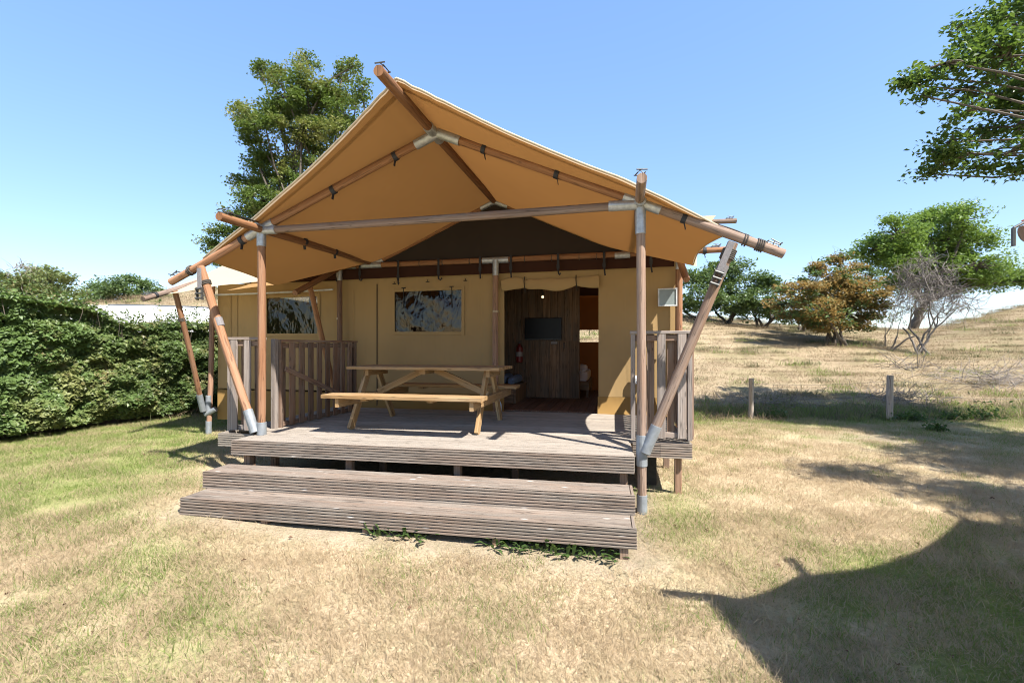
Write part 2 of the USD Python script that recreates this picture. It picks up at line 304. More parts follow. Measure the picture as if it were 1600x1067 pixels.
# ------------------------------------------------------------------ ground and dune
HA = ([-3, -1.2, -.85, -.65, -.3, 0, .3, .4, .65, .88, 1.08, 1.5, 3], [3.2, 3.6, 4.0, 4.7, 4.6, 4.1, 3.4, 3.05, 2.55, 2.45, 3.7, 4.6, 4.5])
def ground_z(x, y):
    lat, d = lat_dep(x, y)
    a = lat / np.maximum(d, 4.0)
    z = -.125 * np.clip(4.65 - d, 0, 2.2)
    t = np.clip((d - 10.6) / 15.5, 0, 1)
    rise = (.35 * t + .65 * t * t * (3 - 2 * t)) * np.interp(a, *HA)
    p = np.stack([x * .33, y * .33, np.zeros_like(x)], -1)
    z = z + rise + (meshkit.fbm(p, 3, 3) - .5) * .45 * sstep(d, 11, 18)
    p2 = np.stack([x * 1.3, y * 1.3, np.zeros_like(x)], -1)
    z = z + (meshkit.fbm(p2, 3, 7) - .5) * (.05 + .09 * sstep(d, 11, 14))
    return z - 1.6 * sstep(d, 29, 50)
def gz(x, y): return float(ground_z(np.array([float(x)]), np.array([float(y)]))[0])
def greenness(x, y):
    """How green the turf is, 0 to 1: lush at the left, along the foot of the dune and in patches."""
    lat, d = lat_dep(x, y)
    p = np.stack([x * .55, y * .55, np.zeros_like(x)], -1)
    n = meshkit.fbm(p, 4, 11); n2 = meshkit.fbm(p * 3.4, 3, 21)
    g = .62 * sstep(n + .3 * n2, .62, .90)
    left = sstep(-lat - .35 * d + .5 * (n - .5), 1.35, 2.6) * sstep(d, 3.6, 4.8)
    g = np.maximum(g, left * (.55 + .45 * n2) * 1.15)
    foot = np.exp(-((d - 9.9 - .4 * (n - .5)) / .75) ** 2) * sstep(lat, -.5, 1.0)
    g = np.maximum(g, foot * .85)
    under = np.exp(-((x - .15) ** 2 / .25 + (y - .1) ** 2 / .8)); g = np.maximum(g, under * .9 * n2 * 1.4)
    rr = sstep(lat, 1.2, 2.6) * (1 - sstep(d, 3.4, 4.6)); g = np.maximum(g, rr * sstep(n2, .35, .62) * .95)
    hill = sstep(d, 11, 12.5); scrub = sstep(n2 * .6 + n * .5, .50, .66)
    g = g * (1 - hill) + hill * scrub * .5
    return np.clip(g, 0, 1)
def bare(x, y):
    lat, d = lat_dep(x, y)
    b = np.exp(-((lat - 6.4) / 1.0) ** 2 - ((d - 7.9) / .55) ** 2)
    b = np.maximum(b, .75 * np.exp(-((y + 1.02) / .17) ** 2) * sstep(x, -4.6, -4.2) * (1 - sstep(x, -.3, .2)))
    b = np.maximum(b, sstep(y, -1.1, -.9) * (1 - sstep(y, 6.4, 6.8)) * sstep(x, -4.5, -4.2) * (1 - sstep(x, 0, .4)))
    return np.clip(b, 0, 1)
def axis(lo, near0, near1, hi, step, grow=1.09):
    a = list(np.arange(near0, near1, step)); s = step
    while a[-1] < hi: s *= grow; a.append(a[-1] + s)
    b = [near0]; s = step
    while b[-1] > lo: s *= grow; b.append(b[-1] - s)
    return np.array(b[::-1][:-1] + a)
gl, gd = np.meshgrid(axis(-260, -9, 11, 260, .13), axis(-60, 1, 14, 320, .11, 1.06), indexing='ij')
gx = CAM[0] + RIGHT[0] * gl + FWD[0] * gd; gy = CAM[1] + RIGHT[1] * gl + FWD[1] * gd
zz = ground_z(gx, gy); gg = greenness(gx, gy)[..., None]; bb = bare(gx, gy)[..., None]; hl = sstep(lat_dep(gx, gy)[1], 10.8, 12.5)[..., None]
dry = np.array([.44, .36, .25]) * (1 - hl) + np.array([.29, .23, .155]) * hl
gc = dry * (1 - gg) + (np.array([.215, .23, .085]) * (1 - hl) + np.array([.20, .18, .095]) * hl) * gg
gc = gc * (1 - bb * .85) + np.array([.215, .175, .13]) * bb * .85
n0, n1 = gl.shape
ii, jj = np.meshgrid(np.arange(n0 - 1), np.arange(n1 - 1), indexing='ij')
q = np.stack([ii * n1 + jj, (ii + 1) * n1 + jj, (ii + 1) * n1 + jj + 1, ii * n1 + jj + 1], -1).reshape(-1, 4)
gp = put('ground', np.stack([gx, gy, zz], -1).reshape(-1, 3), np.vstack([q[:, [0, 1, 2]], q[:, [0, 2, 3]]]), 'ground', smooth=True, colour=gc.reshape(-1, 3), kind='structure')

# ------------------------------------------------------------------ deck with steps and railings
ROT = .030
cr_, sr_ = math.cos(ROT), math.sin(ROT)
def dk(x, y, z): return V3(x * cr_ - y * sr_, x * sr_ + y * cr_, z)
XDIR, YDIR = dk(1, 0, 0), dk(0, 1, 0)
ZD = .55
deck = thing('wooden_deck', 'weathered grey timber deck with two wide steps and slatted side railings', 'deck', (-2.1, .8, 0))
XL, XR, YF = -4.245, -.055, -.225
bw = .1445
for k in range(20):                                                     # boards of the platform run across it
    y0 = YF + .030 + k * bw + bw / 2
    if y0 > 2.62: break
    x0 = XL if y0 < .35 else -4.72; x1 = XR if y0 < .55 else .565
    v, f, uv = prism(grooved(bw - .006, .027, 7, .0025), dk(x0, y0, ZD - .0135), dk(x1, y0, ZD - .0135), (0, 0, 1))
    put('deck_board', v, f, 'deck_wood', deck, uv)
def fascia(x0, x1, y, ztop, h, mat='step_wood', seams=()):
    for a, b in zip([x0] + list(seams), list(seams) + [x1]):
        v, f, uv = prism(grooved(h, .028, 6, .009), dk(b - .001, y, ztop - h / 2), dk(a + .001, y, ztop - h / 2), -YDIR)
        put('fascia_board', v, f, mat, deck, uv)
fascia(XL - .012, XR + .008, YF + .014, ZD + .001, .155, 'fascia_wood')
fascia(XR + .035, .575, .46, ZD + .001, .150, 'fascia_wood', (.26,))
fascia(-4.73, XL - .02, .13, ZD + .001, .150, 'deck_wood')
for xx in (-4.725, .57):                                                # side fascias
    v, f, uv = prism(grooved(.15, .028, 6, .006), dk(xx, .50 if xx > 0 else .16, ZD - .075), dk(xx, 2.6, ZD - .075), (1 if xx > 0 else -1, 0, 0))
    put('side_fascia', v, f, 'deck_wood', deck, uv)
v, f, uv = prism(grooved(.15, .026, 6, .006), dk(XL, YF + .03, ZD - .078), dk(XL, .12, ZD - .078), (-1, 0, 0)); put('side_fascia', v, f, 'deck_wood', deck, uv)
v, f, uv = prism(grooved(.15, .026, 6, .006), dk(XR, YF + .03, ZD - .078), dk(XR, .45, ZD - .078), (1, 0, 0)); put('side_fascia', v, f, 'deck_wood', deck, uv)
def step(yf, zt, depth, xl, xr, h):
    n = 2; w = (depth - .028) / n
    for k in range(n):
        y0 = yf + .030 + w * (k + .5)
        v, f, uv = prism(grooved(w - .006, .027, 7, .0025), dk(xl, y0, zt - .0135), dk(xr - .03, y0, zt - .0135), (0, 0, 1)); put('step_board', v, f, 'step_wood', deck, uv)
    fascia(xl - .012, xr + .008, yf + .014, zt + .001, h)
    for x in (xl + .014, xr - .012):
        v, f, uv = prism(rect(.026, h - .006), dk(x, yf + .030, zt - h / 2 - (.0 if x > -2 else .028)), dk(x, yf + depth, zt - h / 2 - (.0 if x > -2 else .028)), (0, 0, 1)); put('step_side', v, f, 'step_wood', deck, uv)
step(-.565, .300, .33, -4.275, -.07, .165)
step(-.875, .137, .34, -4.225, -.08, .158)
for x, y, zt in ((-4.12, YF + .1, .40), (-3.95, YF + .3, .40), (-2.92, YF + .1, .40), (-1.75, YF + .1, .40), (-.14, YF + .12, .40), (-3.36, -.82, -.02), (-2.36, -.82, -.02), (-1.2, -.82, -.02), (-.17, -.82, -.02), (-4.2, -.80, -.02),
                 (.46, .62, .40), (.47, 1.6, .40), (.2, 2.3, .40), (-4.6, .5, .40), (-4.6, 1.8, .40), (-2.4, 1.5, .52), (-1.0, 1.5, .52), (-3.6, 1.5, .52), (-2.9, .6, .52), (-1.3, .6, .52)):
    p = dk(x, y, 0); board('support_post', (p[0], p[1], gz(p[0], p[1]) - .12), (p[0], p[1], zt - .001), .068, .068, YDIR, 'rail_brown', deck)
for y in (.0, .75, 1.5, 2.3):
    board('joist', dk(-4.1 if y < .5 else -4.6, y, .455), dk(-.1 if y < .5 else .5, y, .455), .045, .12, (0, 0, 1), 'rail_brown', deck)
v, f, uv = join([prism(rect(.03, .40), (.03, .86, .205), (.24, .86, .205), (0, 0, 1))]); put('skirting', v, f, 'deck_shade_dark', deck, uv)  # added dark board, painted as the shadowed gap beneath the deck

def railing(p0, p1, zt, zb, n, mat, matb, wslat=.092, stile=True, inner=1, brace=False, side=None):
    """Board-on-board railing from p0 to p1: top and bottom rails, slats on the front and the back in turn."""
    p0, p1 = np.asarray(p0, float), np.asarray(p1, float); d = unit(p1 - p0); nrm = np.cross((0, 0, 1), d) * inner; Ln = np.linalg.norm(p1 - p0)
    P = lambda s, o, z: np.append((p0 + d * s + nrm * o)[:2], z)
    root = board('railing', P(-.01, 0, zt - .016), P(Ln + .01, 0, zt - .016), .085, .030, (0, 0, 1), mat, deck)
    board('rail', P(.045, 0, zt - .075), P(Ln - .045, 0, zt - .075), .034, .062, (0, 0, 1), matb, root)
    board('rail', P(0, 0, zb + .03), P(Ln, 0, zb + .03), .036, .058, (0, 0, 1), mat, root)
    if stile:
        for s in (.02, Ln - .02): board('stile', P(s, 0, zb - .02), P(s, 0, zt - .032), .045, .06, nrm, mat, root)
    gap = (Ln - .1) / n
    for k in range(n):
        s = .05 + gap * (k + .5)
        o = .032 if k % 2 == 0 else -.032
        board('slat', P(s, o, zb + .002), P(s, o, zt - .034), wslat if k % 2 == 0 else wslat * .9, .020, nrm, mat if k % 2 == 0 else matb, root)
    if brace:
        board('brace_rail', P(.05, -.056 * 1, zb + .72), P(Ln - .25, -.056, zb + .22), .062, .024, nrm, matb, root)
    return root
railing((-.068 + .02, .52, 0), (.565, .535, 0), 1.722, .60, 5, 'rail_grey', 'rail_brown', .085, inner=-1)
railing((.565, .60, 0), (.555, 2.45, 0), 1.71, .60, 19, 'rail_brown', 'rail_brown', .085, inner=-1)
railing((-4.76, .17, 0), (-4.30, .19, 0), 1.668, .56, 4, 'rail_grey', 'rail_brown', .09, inner=-1)
railing((-4.285, .44, 0), (-4.20, 2.05, 0), 1.645, .56, 17, 'rail_brown', 'rail_brown', .098, inner=1, brace=True)
board('end_post', (-4.315, .40, ZD), (-4.315, .40, 1.65), .062, .062, (0, 1, 0), 'rail_grey', deck)

# ------------------------------------------------------------------ safari tent
tent = thing('safari_tent', 'large tan canvas safari tent on log poles with gabled porch', 'tent', (-3.0, 3.0, 0))
XM = -2.07; RO = .043
def sleeve(p0, p1, r=.052, mat='galvanised', parent=tent, name='sleeve'):
    p0, p1 = np.asarray(p0, float), np.asarray(p1, float); d = unit(p1 - p0)
    v, f, uv = tube([p0, p0 + d * .004, p1 - d * .004, p1], [r * .97, r, r, r * .97], 20); pth = put(name, v, f, mat, parent, uv, smooth=True)
    return pth
def band(p0, p1, s, parent, mat='black_webbing', r=RO + .007, w=.045, tail=True):
    """A strap wrapped round a log s metres from p0, with its tail hanging."""
    p0, p1 = np.asarray(p0, float), np.asarray(p1, float); d = unit(p1 - p0); c = p0 + d * s
    parts = [tube([c - d * w / 2, c + d * w / 2], r, 16)]
    if tail: parts.append(prism(rect(w * .8, .006, .001), c - UP * r * .9, c - UP * (r + .05) + d * .012, d))
    v, f, uv = join(parts); put('strap', v, f, mat, parent, uv)
def hookset(p, d, parent, s=1.0):
    """Wire tensioner on a log end."""
    p, d = np.asarray(p, float), unit(d); a, b = frame(d)
    q = p + b * (RO + .012)
    parts = [tube([q + a * .03 * s, q + a * .03 * s + d * .11 * s], .005, 6), tube([q - a * .03 * s, q - a * .03 * s + d * .11 * s], .005, 6), tube([q - a * .045 * s + b * .02, q + a * .045 * s + b * .02], .006, 6),
             tube([q + d * .11 * s - a * .04 * s, q + d * .11 * s + a * .04 * s], .006, 6), tube([q + b * .02, q + b * .035 * s + d * .09 * s], .005, 6), tube([q + d * .05 - a * .03, q + d * .06 + b * .03, q + d * .05 + a * .03], .004, 6)]
    v, f, uv = join(parts); put('tension_hook', v, f, 'steel_dark', parent, uv)
JR, JL, JT = V3(.025, 0, 2.93), V3(-4.165, 0, 2.90), V3(XM + .04, 0, 3.79)
MR, ML, MT = V3(.075, 2.52, 3.0), V3(-4.19, 2.52, 2.95), V3(XM, 2.52, 3.83)
ER, EL = V3(1.262, -.02, 2.385), V3(-5.40, -.02, 2.325)
# front frame
pR = log('front_post', (.037, 0, gz(.04, 0) - .05), JR - UP * .04, RO, 'log_grey', tent)
sleeve((.037, 0, gz(.04, 0) - .05), (.037, 0, .145), .050, 'galvanised_pale', pR)
sR = sleeve((.036, 0, .42), (.035, 0, .715), .052, 'galvanised_pale', pR)
pL = log('front_post', (-4.161, 0, ZD), JL - UP * .04, RO, 'log_orange', tent)
sleeve((-4.161, 0, ZD), (-4.161, 0, ZD + .145), .051, 'galvanised_pale', pL)
for P, J, pp in ((pR, JR, pR), (pL, JL, pL)): sleeve(J - UP * .30 if J is JR else J - UP * .20, J + UP * .01, .050, 'galvanised', pp)
bt = V3(.826, -.03, 2.475); bb_ = V3(.105, -.03, .655)
bR = log('brace', bb_ + (bt - bb_) * .05, bt + unit(bt - bb_) * .03, .047, 'log_grey', tent)
sleeve(bb_ - unit(bt - bb_) * .11, bb_ + unit(bt - bb_) * .17, .052, 'galvanised_pale', bR)
bt2 = V3(-4.955, -.03, 2.465); bb2 = V3(-4.225, -.03, .58)
bL = log('brace', bb2 + (bt2 - bb2) * .05, bt2 + unit(bt2 - bb2) * .03, .046, 'log_orange', tent)
sleeve(bb2 + unit(bt2 - bb2) * .0, bb2 + unit(bt2 - bb2) * .27, .052, 'galvanised_pale', bL)
for (b0, b1, s, P) in ((bb_, bt, 1.72, bR), (bb2, bt2, 1.35, bL)): band(b0, b1, s, P, 'grey_webbing', .050, .10, tail=False)
rR = log('rafter', JR, JT, RO, 'log_roof', tent); rRe = log('rafter_end', JR + unit(ER - JR) * .02, ER, RO, 'log_grey', tent)
rL = log('rafter', JL, JT, RO, 'log_roof', tent); rLe = log('rafter_end', JL, EL, RO, 'log_orange', tent)
for J, E_, P in ((JR, ER, rRe), (JL, EL, rLe)): sleeve(J, J + unit(E_ - J) * .20, .050, parent=P)
for J, P in ((JR, rR), (JL, rL)):
    sleeve(J, J + unit(JT - J) * .17, .050, parent=P); sleeve(JT, JT + unit(J - JT) * .27, .052, parent=P)
for P, a, b, ss in ((rR, JT, JR, (.55, 1.36)), (rL, JT, JL, (.52, 1.32)), (rRe, JR, ER, (.43,)), (rLe, JL, EL, (.28,))):
    for s in ss: band(a, b, s, P)
bm = log('cross_beam', JL + V3(.05, -.01, -.02), JR + V3(-.05, -.01, -.02), .041, 'log_grey', tent)
sleeve(JR + V3(-.30, -.01, -.02), JR + V3(-.03, -.01, -.02), .050, parent=bm); sleeve(JL + V3(.03, -.01, -.02), JL + V3(.20, -.01, -.02), .048, parent=bm)
# logs running into the tent
rid = log('ridge_pole', (XM, -1.19, 3.775), (XM, 2.6, 3.835), RO + .003, 'log_roof', tent)
sleeve((XM, -.16, 3.79), (XM, .16, 3.795), .056, parent=rid); hookset((XM, -1.17, 3.775), (0, 1, 0), rid)
pu1 = log('purlin', (.0, -.70, 2.925), MR, RO, 'log_grey', tent); pu2 = log('purlin', (-4.14, -.62, 2.878), ML, RO, 'log_roof', tent)
sleeve((.02, -.09, 2.93), (.02, .12, 2.935), .053, parent=pu1); sleeve((-4.16, -.10, 2.90), (-4.165, .22, 2.905), .053, parent=pu2)
hookset((.0, -.68, 2.925), (-.2, 1, .1), pu1); hookset((-4.14, -.60, 2.878), (.2, 1, .1), pu2)
for s in (.75, 1.45): band((-4.14, 0, 2.9), ML, s, pu2)
v, f, uv = prism(rect(.04, .006, .001), (-4.14, -.5, 2.94), (-4.14, -.1, 2.955), (0, 0, 1)); put('strap', v, f, 'black_webbing', pu2, uv)
hookset(ER - unit(ER - JR) * .06, JR - ER, rRe); hookset(EL - unit(EL - JL) * .05, JL - EL, rLe)
# ropes wound on the right rafter and brace head
def coil(c, d, r, n, pitch, parent, rr=.007):
    a, b = frame(d); t = np.linspace(0, n * 2 * np.pi, n * 14)
    p = np.asarray(c) + np.outer(t / (2 * np.pi) * pitch, unit(d)) + r * (np.outer(np.cos(t), a) + np.outer(np.sin(t), b))
    v, f, uv = tube(p, rr, 6); put('rope', v, f, 'rope_dark', parent, uv, True)
dR = unit(ER - JR); coil(JR + dR * .98, dR, RO + .008, 2, .022, rRe); coil(JR + dR * 1.10, dR, RO + .009, 4, .018, rRe); coil(bt - unit(bt - bb_) * .13, unit(bt - bb_), .056, 6, .016, bR, .009)
dL = unit(EL - JL); coil(JL + dL * 1.02, dL, RO + .008, 3, .02, rLe); coil(bt2 - unit(bt2 - bb2) * .2, unit(bt2 - bb2), .053, 3, .018, bL)
v, f, uv = tube(np.array([JR + dR * s + UP * (.048 + .010 * math.sin(s * 9)) for s in np.linspace(.62, 1.2, 12)]), .007, 6); put('rope', v, f, 'rope_dark', rRe, uv, True)
def ratchet(top, d, Ls, parent):
    """Webbing from the rafter down the brace with a ratchet buckle."""
    d = unit(d); o = V3(0, -.062, 0); p0 = np.asarray(top) + o; p1 = p0 + d * Ls
    v, f, uv = prism(rect(.058, .008, .002), p0, p1, (0, -1, 0)); put('ratchet_strap', v, f, 'grey_webbing', parent, uv)
    a, b = frame(d, (0, -1, 0)); q0 = p1 - d * .02
    parts = [prism(rect(.012, .035, .002), q0 + a * s, q0 + a * s + d * .15, (0, -1, 0)) for s in (-.034, .034)]
    parts += [tube([q0 + d * k - a * .04 + o * .3, q0 + d * k + a * .04 + o * .3], .011, 8) for k in (.02, .075, .13)]
    v, f, uv = join(parts); put('buckle', v, f, 'steel_dark', parent, uv)
ratchet(bt + V3(-.01, 0, .03), bb_ - bt, .30, bR); ratchet(bt2 + V3(.03, 0, .0), V3(.03, 0, -1), .24, bL)
# frame in the plane of the front wall
bmid = log('wall_beam', (-4.82, 2.50, 2.90), (1.31, 2.50, 2.925), RO, 'log_roof', tent, bend=.003)
hookset((1.24, 2.50, 2.925), (-1, 0, 0), bmid); band((.68, 2.5, 2.92), (1.3, 2.5, 2.92), .35, bmid)
v, f, uv = tube([(1.22, 2.5, 2.98), (.93, 2.45, 2.96)], .005, 6); put('guy_wire', v, f, 'steel_dark', bmid, uv)
for x0, x1 in ((-2.25, -1.83), (-4.78, -4.44), (-4.36, -3.98), (-.22, .0), (.45, .9)): sleeve((x0, 2.50, 2.902), (x1, 2.50, 2.906), .050, parent=bmid)
for a in (ML, MR):
    P = log('gable_rafter', a + V3(0, 0, -.05), MT, RO - .004, 'log_roof', tent); sleeve(a + V3(0, 0, -.05), a + V3(0, 0, -.05) + unit(MT - a) * .24, .047, parent=P); sleeve(MT, MT + unit(a - MT) * .24, .047, parent=P)
    for s in (.9, 1.25, 1.75): band(a, MT, s, P, w=.03, tail=False)
for x, w in ((-4.738, 'log_brown'), (-2.03, 'log_brown'), (.684, 'log_orange')):
    P = log('wall_post', (x, 2.47, gz(x, 2.5) - .05 if x > 0 else ZD - .02), (x, 2.47, 2.88), .044 if x < 0 else .050, w, tent); sleeve((x, 2.47, 2.66), (x, 2.47, 2.9), .050, parent=P)
    if x < 0: band((x, 2.47, 0), (x, 2.47, 3), 2.02 if x < -3 else 2.1, P, 'piping', .050, .03, tail=False)
log('wall_post', (.60, 2.70, gz(.6, 2.7) - .05), (.60, 2.70, 2.9), .035, 'log_brown', tent)
cp = log('corner_post', (-7.33, 2.45, gz(-7.3, 2.45) - .05), (-7.30, 2.5, 2.72), .043, 'log_brown', tent)
sleeve((-7.33, 2.45, gz(-7.3, 2.45) - .05), (-7.33, 2.45, .22), .050, 'galvanised_pale', cp); sleeve((-7.33, 2.45, .38), (-7.33, 2.45, .68), .050, 'galvanised_pale', cp)
sleeve((-7.38, 2.43, .34), (-7.20, 2.47, .44), .046, 'galvanised_pale', cp)
lo1 = log('eave_log', (-7.30, 1.22, 2.285), (-7.36, 2.55, 2.80), RO, 'log_grey', tent)
lo2 = log('eave_log', (-4.76, 1.37, 2.335), (-4.74, 2.50, 2.89), RO, 'log_roof', tent)
lo3 = log('eave_log', (.70, 1.86, 2.43), (.66, 2.44, 2.90), RO + .002, 'log_roof', tent)
hookset((-7.30, 1.26, 2.30), (0, .9, .43), lo1); band((-7.30, 1.22, 2.285), (-7.36, 2.55, 2.80), .22, lo1, tail=False)
b3t = at(263, 462, D=6.95); b3b = V3(-7.36, 2.36, .43)
br3 = log('brace', b3b, V3(-7.26, 1.72, 2.47), .042, 'log_orange', tent); d3 = unit(V3(-7.26, 1.72, 2.47) - b3b)
sleeve(b3b - d3 * .02, b3b + d3 * .30, .049, 'galvanised_pale', br3); coil(b3b + d3 * 1.62, d3, .047, 3, .02, br3)
br4 = log('brace', (-4.72, 2.40, .62), (-4.76, 1.72, 2.46), .041, 'log_roof', tent)
log('eave_rod', (-7.45, 2.46, 2.475), (-4.85, 2.46, 2.515), .016, 'frame_grey', tent, bend=.01)
mr = log('main_ridge', (-7.9, 4.22, 3.80), (1.85, 4.22, 3.745), RO, 'log_grey', tent); hookset((1.80, 4.22, 3.745), (-1, 0, 0), mr)
log('rear_pole', (.55, 4.6, 2.30), (.92, 4.6, 2.30), .035, 'log_grey', tent)

# roof canvases
def zporch(x): return 3.88 - .43 * np.abs(x - XM) - .008 * np.sin(np.pi * np.clip(np.abs(x - XM) / 2.1, 0, 1)) - .02 * np.clip(np.abs(x - XM) - 2.1, 0, 2)
def zmain(y): return 3.005 + .51 * (y - 2.56)
PS = 2.07 / 2.95
def porch(side, drop=0.0, inset=0.0, back=0.0, front=0.0):
    e0, e1, bulge, yp, yv = (.84, .78, .07, -.30, .79) if side > 0 else (.86, 1.10, .0, -.15, .97)
    e0, e1 = e0 - inset, e1 - inset
    def fn(s, t):
        xe = e0 + (e1 - e0) * t - bulge * np.sin(np.pi * t) ** .8
        w = (2.07 + xe) * s
        yf = np.where(s < PS, -.88 + (yp + .88) * s / PS + .04 * np.sin(np.pi * np.clip(s / PS, 0, 1)), yp + (.04 - yp) * (s - PS) / (1 - PS)) + front
        yb = np.where(s < PS, 4.25 - 1.63 * s / PS, 2.62 - yv * (s - PS) / (1 - PS)) - back
        x = XM + side * w; y = yf + (yb - yf) * t
        z = zporch(x); z = z + (zmain(y) - z) * t ** 10 * (back == 0) - drop
        z = z - .035 * np.sin(np.pi * t) * np.sin(np.pi * np.clip(s, 0, 1))
        sag = .012 * np.exp(-t / .03) * np.sin(np.pi * np.clip(s / PS, 0, 1)) ** 2
        z = z + .022 * (meshkit.fbm(np.stack([x * 1.1, y * 1.1, 0 * x + 5], -1), 3, 17) - .5) + .010 * np.sin(w * 34) * np.exp(-w / .30) * np.exp(-t / .12) + .006 * np.sin(y * 30 + x * 4) * np.exp(-((s - PS) / .10) ** 2) * np.exp(-t / .08)
        return x, y, z - sag
    return fn
for side in (1, -1):
    v, f = grid(porch(side), 50, 46); put('porch_roof', v, f, 'fly_canvas', tent, smooth=True)
    v, f = grid(porch(side, .016, .015, front=.02), 46, 40); put('roof_lining', v, f, 'lining_canvas', tent, smooth=True)
    for u0, u1, w0, w1 in ((0, 1, .018, .030),):
        a0 = np.stack(porch(side, .020, .015, front=.02)(*np.meshgrid(np.linspace(u0, u1, 40 if u1 - u0 > .5 else 2), np.linspace(w0, w1, 3 if u1 - u0 > .5 else 40), indexing='ij')), -1); nu, nv = a0.shape[:2]
        qi, qj = np.meshgrid(np.arange(nu - 1), np.arange(nv - 1), indexing='ij'); qq = np.stack([qi * nv + qj, (qi + 1) * nv + qj, (qi + 1) * nv + qj + 1, qi * nv + qj + 1], -1).reshape(-1, 4)
        put('lining_seam', a0.reshape(-1, 3), np.vstack([qq[:, [0, 1, 2]], qq[:, [0, 2, 3]]]), 'lining_canvas', tent, smooth=True)
    s = np.linspace(0, 1, 46); e = np.stack(porch(side)(s, np.zeros(46)), -1); v, f, uv = tube(e, .011, 6); put('edge_piping', v, f, 'piping', tent, uv, True)
    t = np.linspace(0, 1, 30); e = np.stack(porch(side)(np.ones(30), t), -1); v, f, uv = tube(e, .009, 6); put('edge_piping', v, f, 'piping', tent, uv, True)
def mainroof(s, t):
    x = -7.52 + s * (.80 + 7.52)
    ax = np.abs(x - XM)
    yf = np.where(ax < 2.07, 4.25 - 1.63 * ax / 2.07, 2.62 - np.where(x > XM, .79 / .78, .97 / 1.10) * (ax - 2.07))
    eave = 1.72 + .10 * np.sin(np.pi * np.clip((-5.2 - x) / 2.2, 0, 1))
    yf = np.where(x < -5.24, np.maximum(1.6, eave - .12 * sstep(-x, 6.4, 7.4)), np.minimum(yf, 4.25) - .09 * sstep(ax, 1.9, 2.2))
    y = yf + (4.25 - yf) * t
    wl, wr = sstep(-x, 6.2, 7.42), sstep(x, .2, .80)
    x = x + wl * (-.30 * t + .10 * np.sin(np.pi * t)) + wr * (.72 * t - .10 * np.sin(np.pi * t))
    z = zmain(y) - (.07 * sstep(-x, 5.2, 6.4) + .05 * sstep(-x, 6.2, 7.2)) * (1 - .6 * t) - .05 * np.sin(np.pi * t)
    return x, y, z
v, f = grid(mainroof, 110, 24); put('main_roof', v, f, 'fly_canvas', tent, smooth=True)
v, f = grid(lambda s, t: (-7.5 + s * 8.2, 4.25 + t * 2.6, zmain(4.25) - t * 1.28 - .04 * np.sin(np.pi * t)), 30, 12); put('main_roof', v, f, 'fly_canvas', tent, smooth=True)

def wing_lining(s, t):
    y = 1.60 + (4.15 - 1.60) * t
    xl = np.interp(y, [1.5, 1.60, 1.68, 1.78, 1.90, 2.04, 2.30, 2.56, 2.75, 4.2], [-6.5, -6.15, -6.0, -5.93, -5.95, -6.06, -6.40, -6.80, -7.20, -7.35])
    xr = np.minimum(-4.30, -4.14 - (2.62 - y) * 1.10 / .97 - .02); x = xl + (xr - xl) * s
    q = np.clip((y - 1.68) / (4.25 - 1.68), 0, 1)
    return x, y, zmain(y) - (.07 * sstep(-x, 5.2, 6.4) + .05 * sstep(-x, 6.2, 7.2)) * (1 - .6 * q) - .05 * np.sin(np.pi * q) - .022
v, f = grid(wing_lining, 40, 60); put('roof_lining', v, f, 'lining_canvas', tent, smooth=True)

# front wall
WY = 2.60
def wall(name, x0, x1, z0, z1, mat='wall_canvas', y=WY, amp=.012, seed=0, n=(40, 24), parent=None, flare=0.0):
    def fn(s, t):
        x = x0 + (x1 - x0) * s; z = z0 + (z1 - z0) * t
        w = (meshkit.fbm(np.stack([x * 2.2, z * .6, np.full_like(x, seed)], -1), 3, seed) - .5)
        return x, y + amp * 2 * w - flare * (1 - t) ** 2, z
    v, f = grid(fn, *n); return put(name, v, f, mat, parent or tent, smooth=True)
def window_wall(x0, x1, z0, z1, hx0, hx1, hz0, hz1, seed):
    for a, b, c, d in ((x0, hx0, z0, z1), (hx1, x1, z0, z1), (hx0, hx1, z0, hz0), (hx0, hx1, hz1, z1)): wall('wall_panel', a, b, c, d, seed=seed, amp=.008, n=(14, 14))
ZH, ZT = .80, 2.93
W1 = (-3.785, -2.631, 1.800, 2.465); W2 = (-6.23, -5.235, 1.785, 2.415)
window_wall(-4.78, -2.10, ZH, ZT, *W1, seed=3); window_wall(-7.28, -4.78, ZH, 2.68, *W2, seed=4)
wall('wall_panel', -2.10, -1.925, ZH, ZT, seed=5, n=(6, 20)); wall('wall_panel', -1.925, -.46, 2.60, ZT, seed=6, n=(20, 5)); wall('wall_panel', -.46, .66, ZH, ZT, seed=7, amp=.022)
wall('hem', -4.78, -1.925, .50, ZH, 'hem_canvas', WY - .004, .02, 8, (60, 8), flare=.03)
wall('hem', -.47, .66, .535, ZH, 'hem_canvas', WY - .004, .03, 9, (40, 8), flare=.09); wall('hem', -7.28, -4.78, .235, ZH - .03, 'hem_canvas', WY - .004, .01, 10, (30, 8))
for x in (-4.109, -2.101): v, f, uv = prism(rect(.016, .008, .002), (x, WY - .016, .56), (x, WY - .016, 2.60), (0, -1, 0)); put('zip', v, f, 'zip_black', tent, uv)
for x in (-7.0, -6.86, -4.55): v, f, uv = prism(rect(.022, .004, .001), (x, WY - .013, .8), (x, WY - .013, 2.5), (0, -1, 0)); put('seam', v, f, 'wall_canvas', tent, uv)
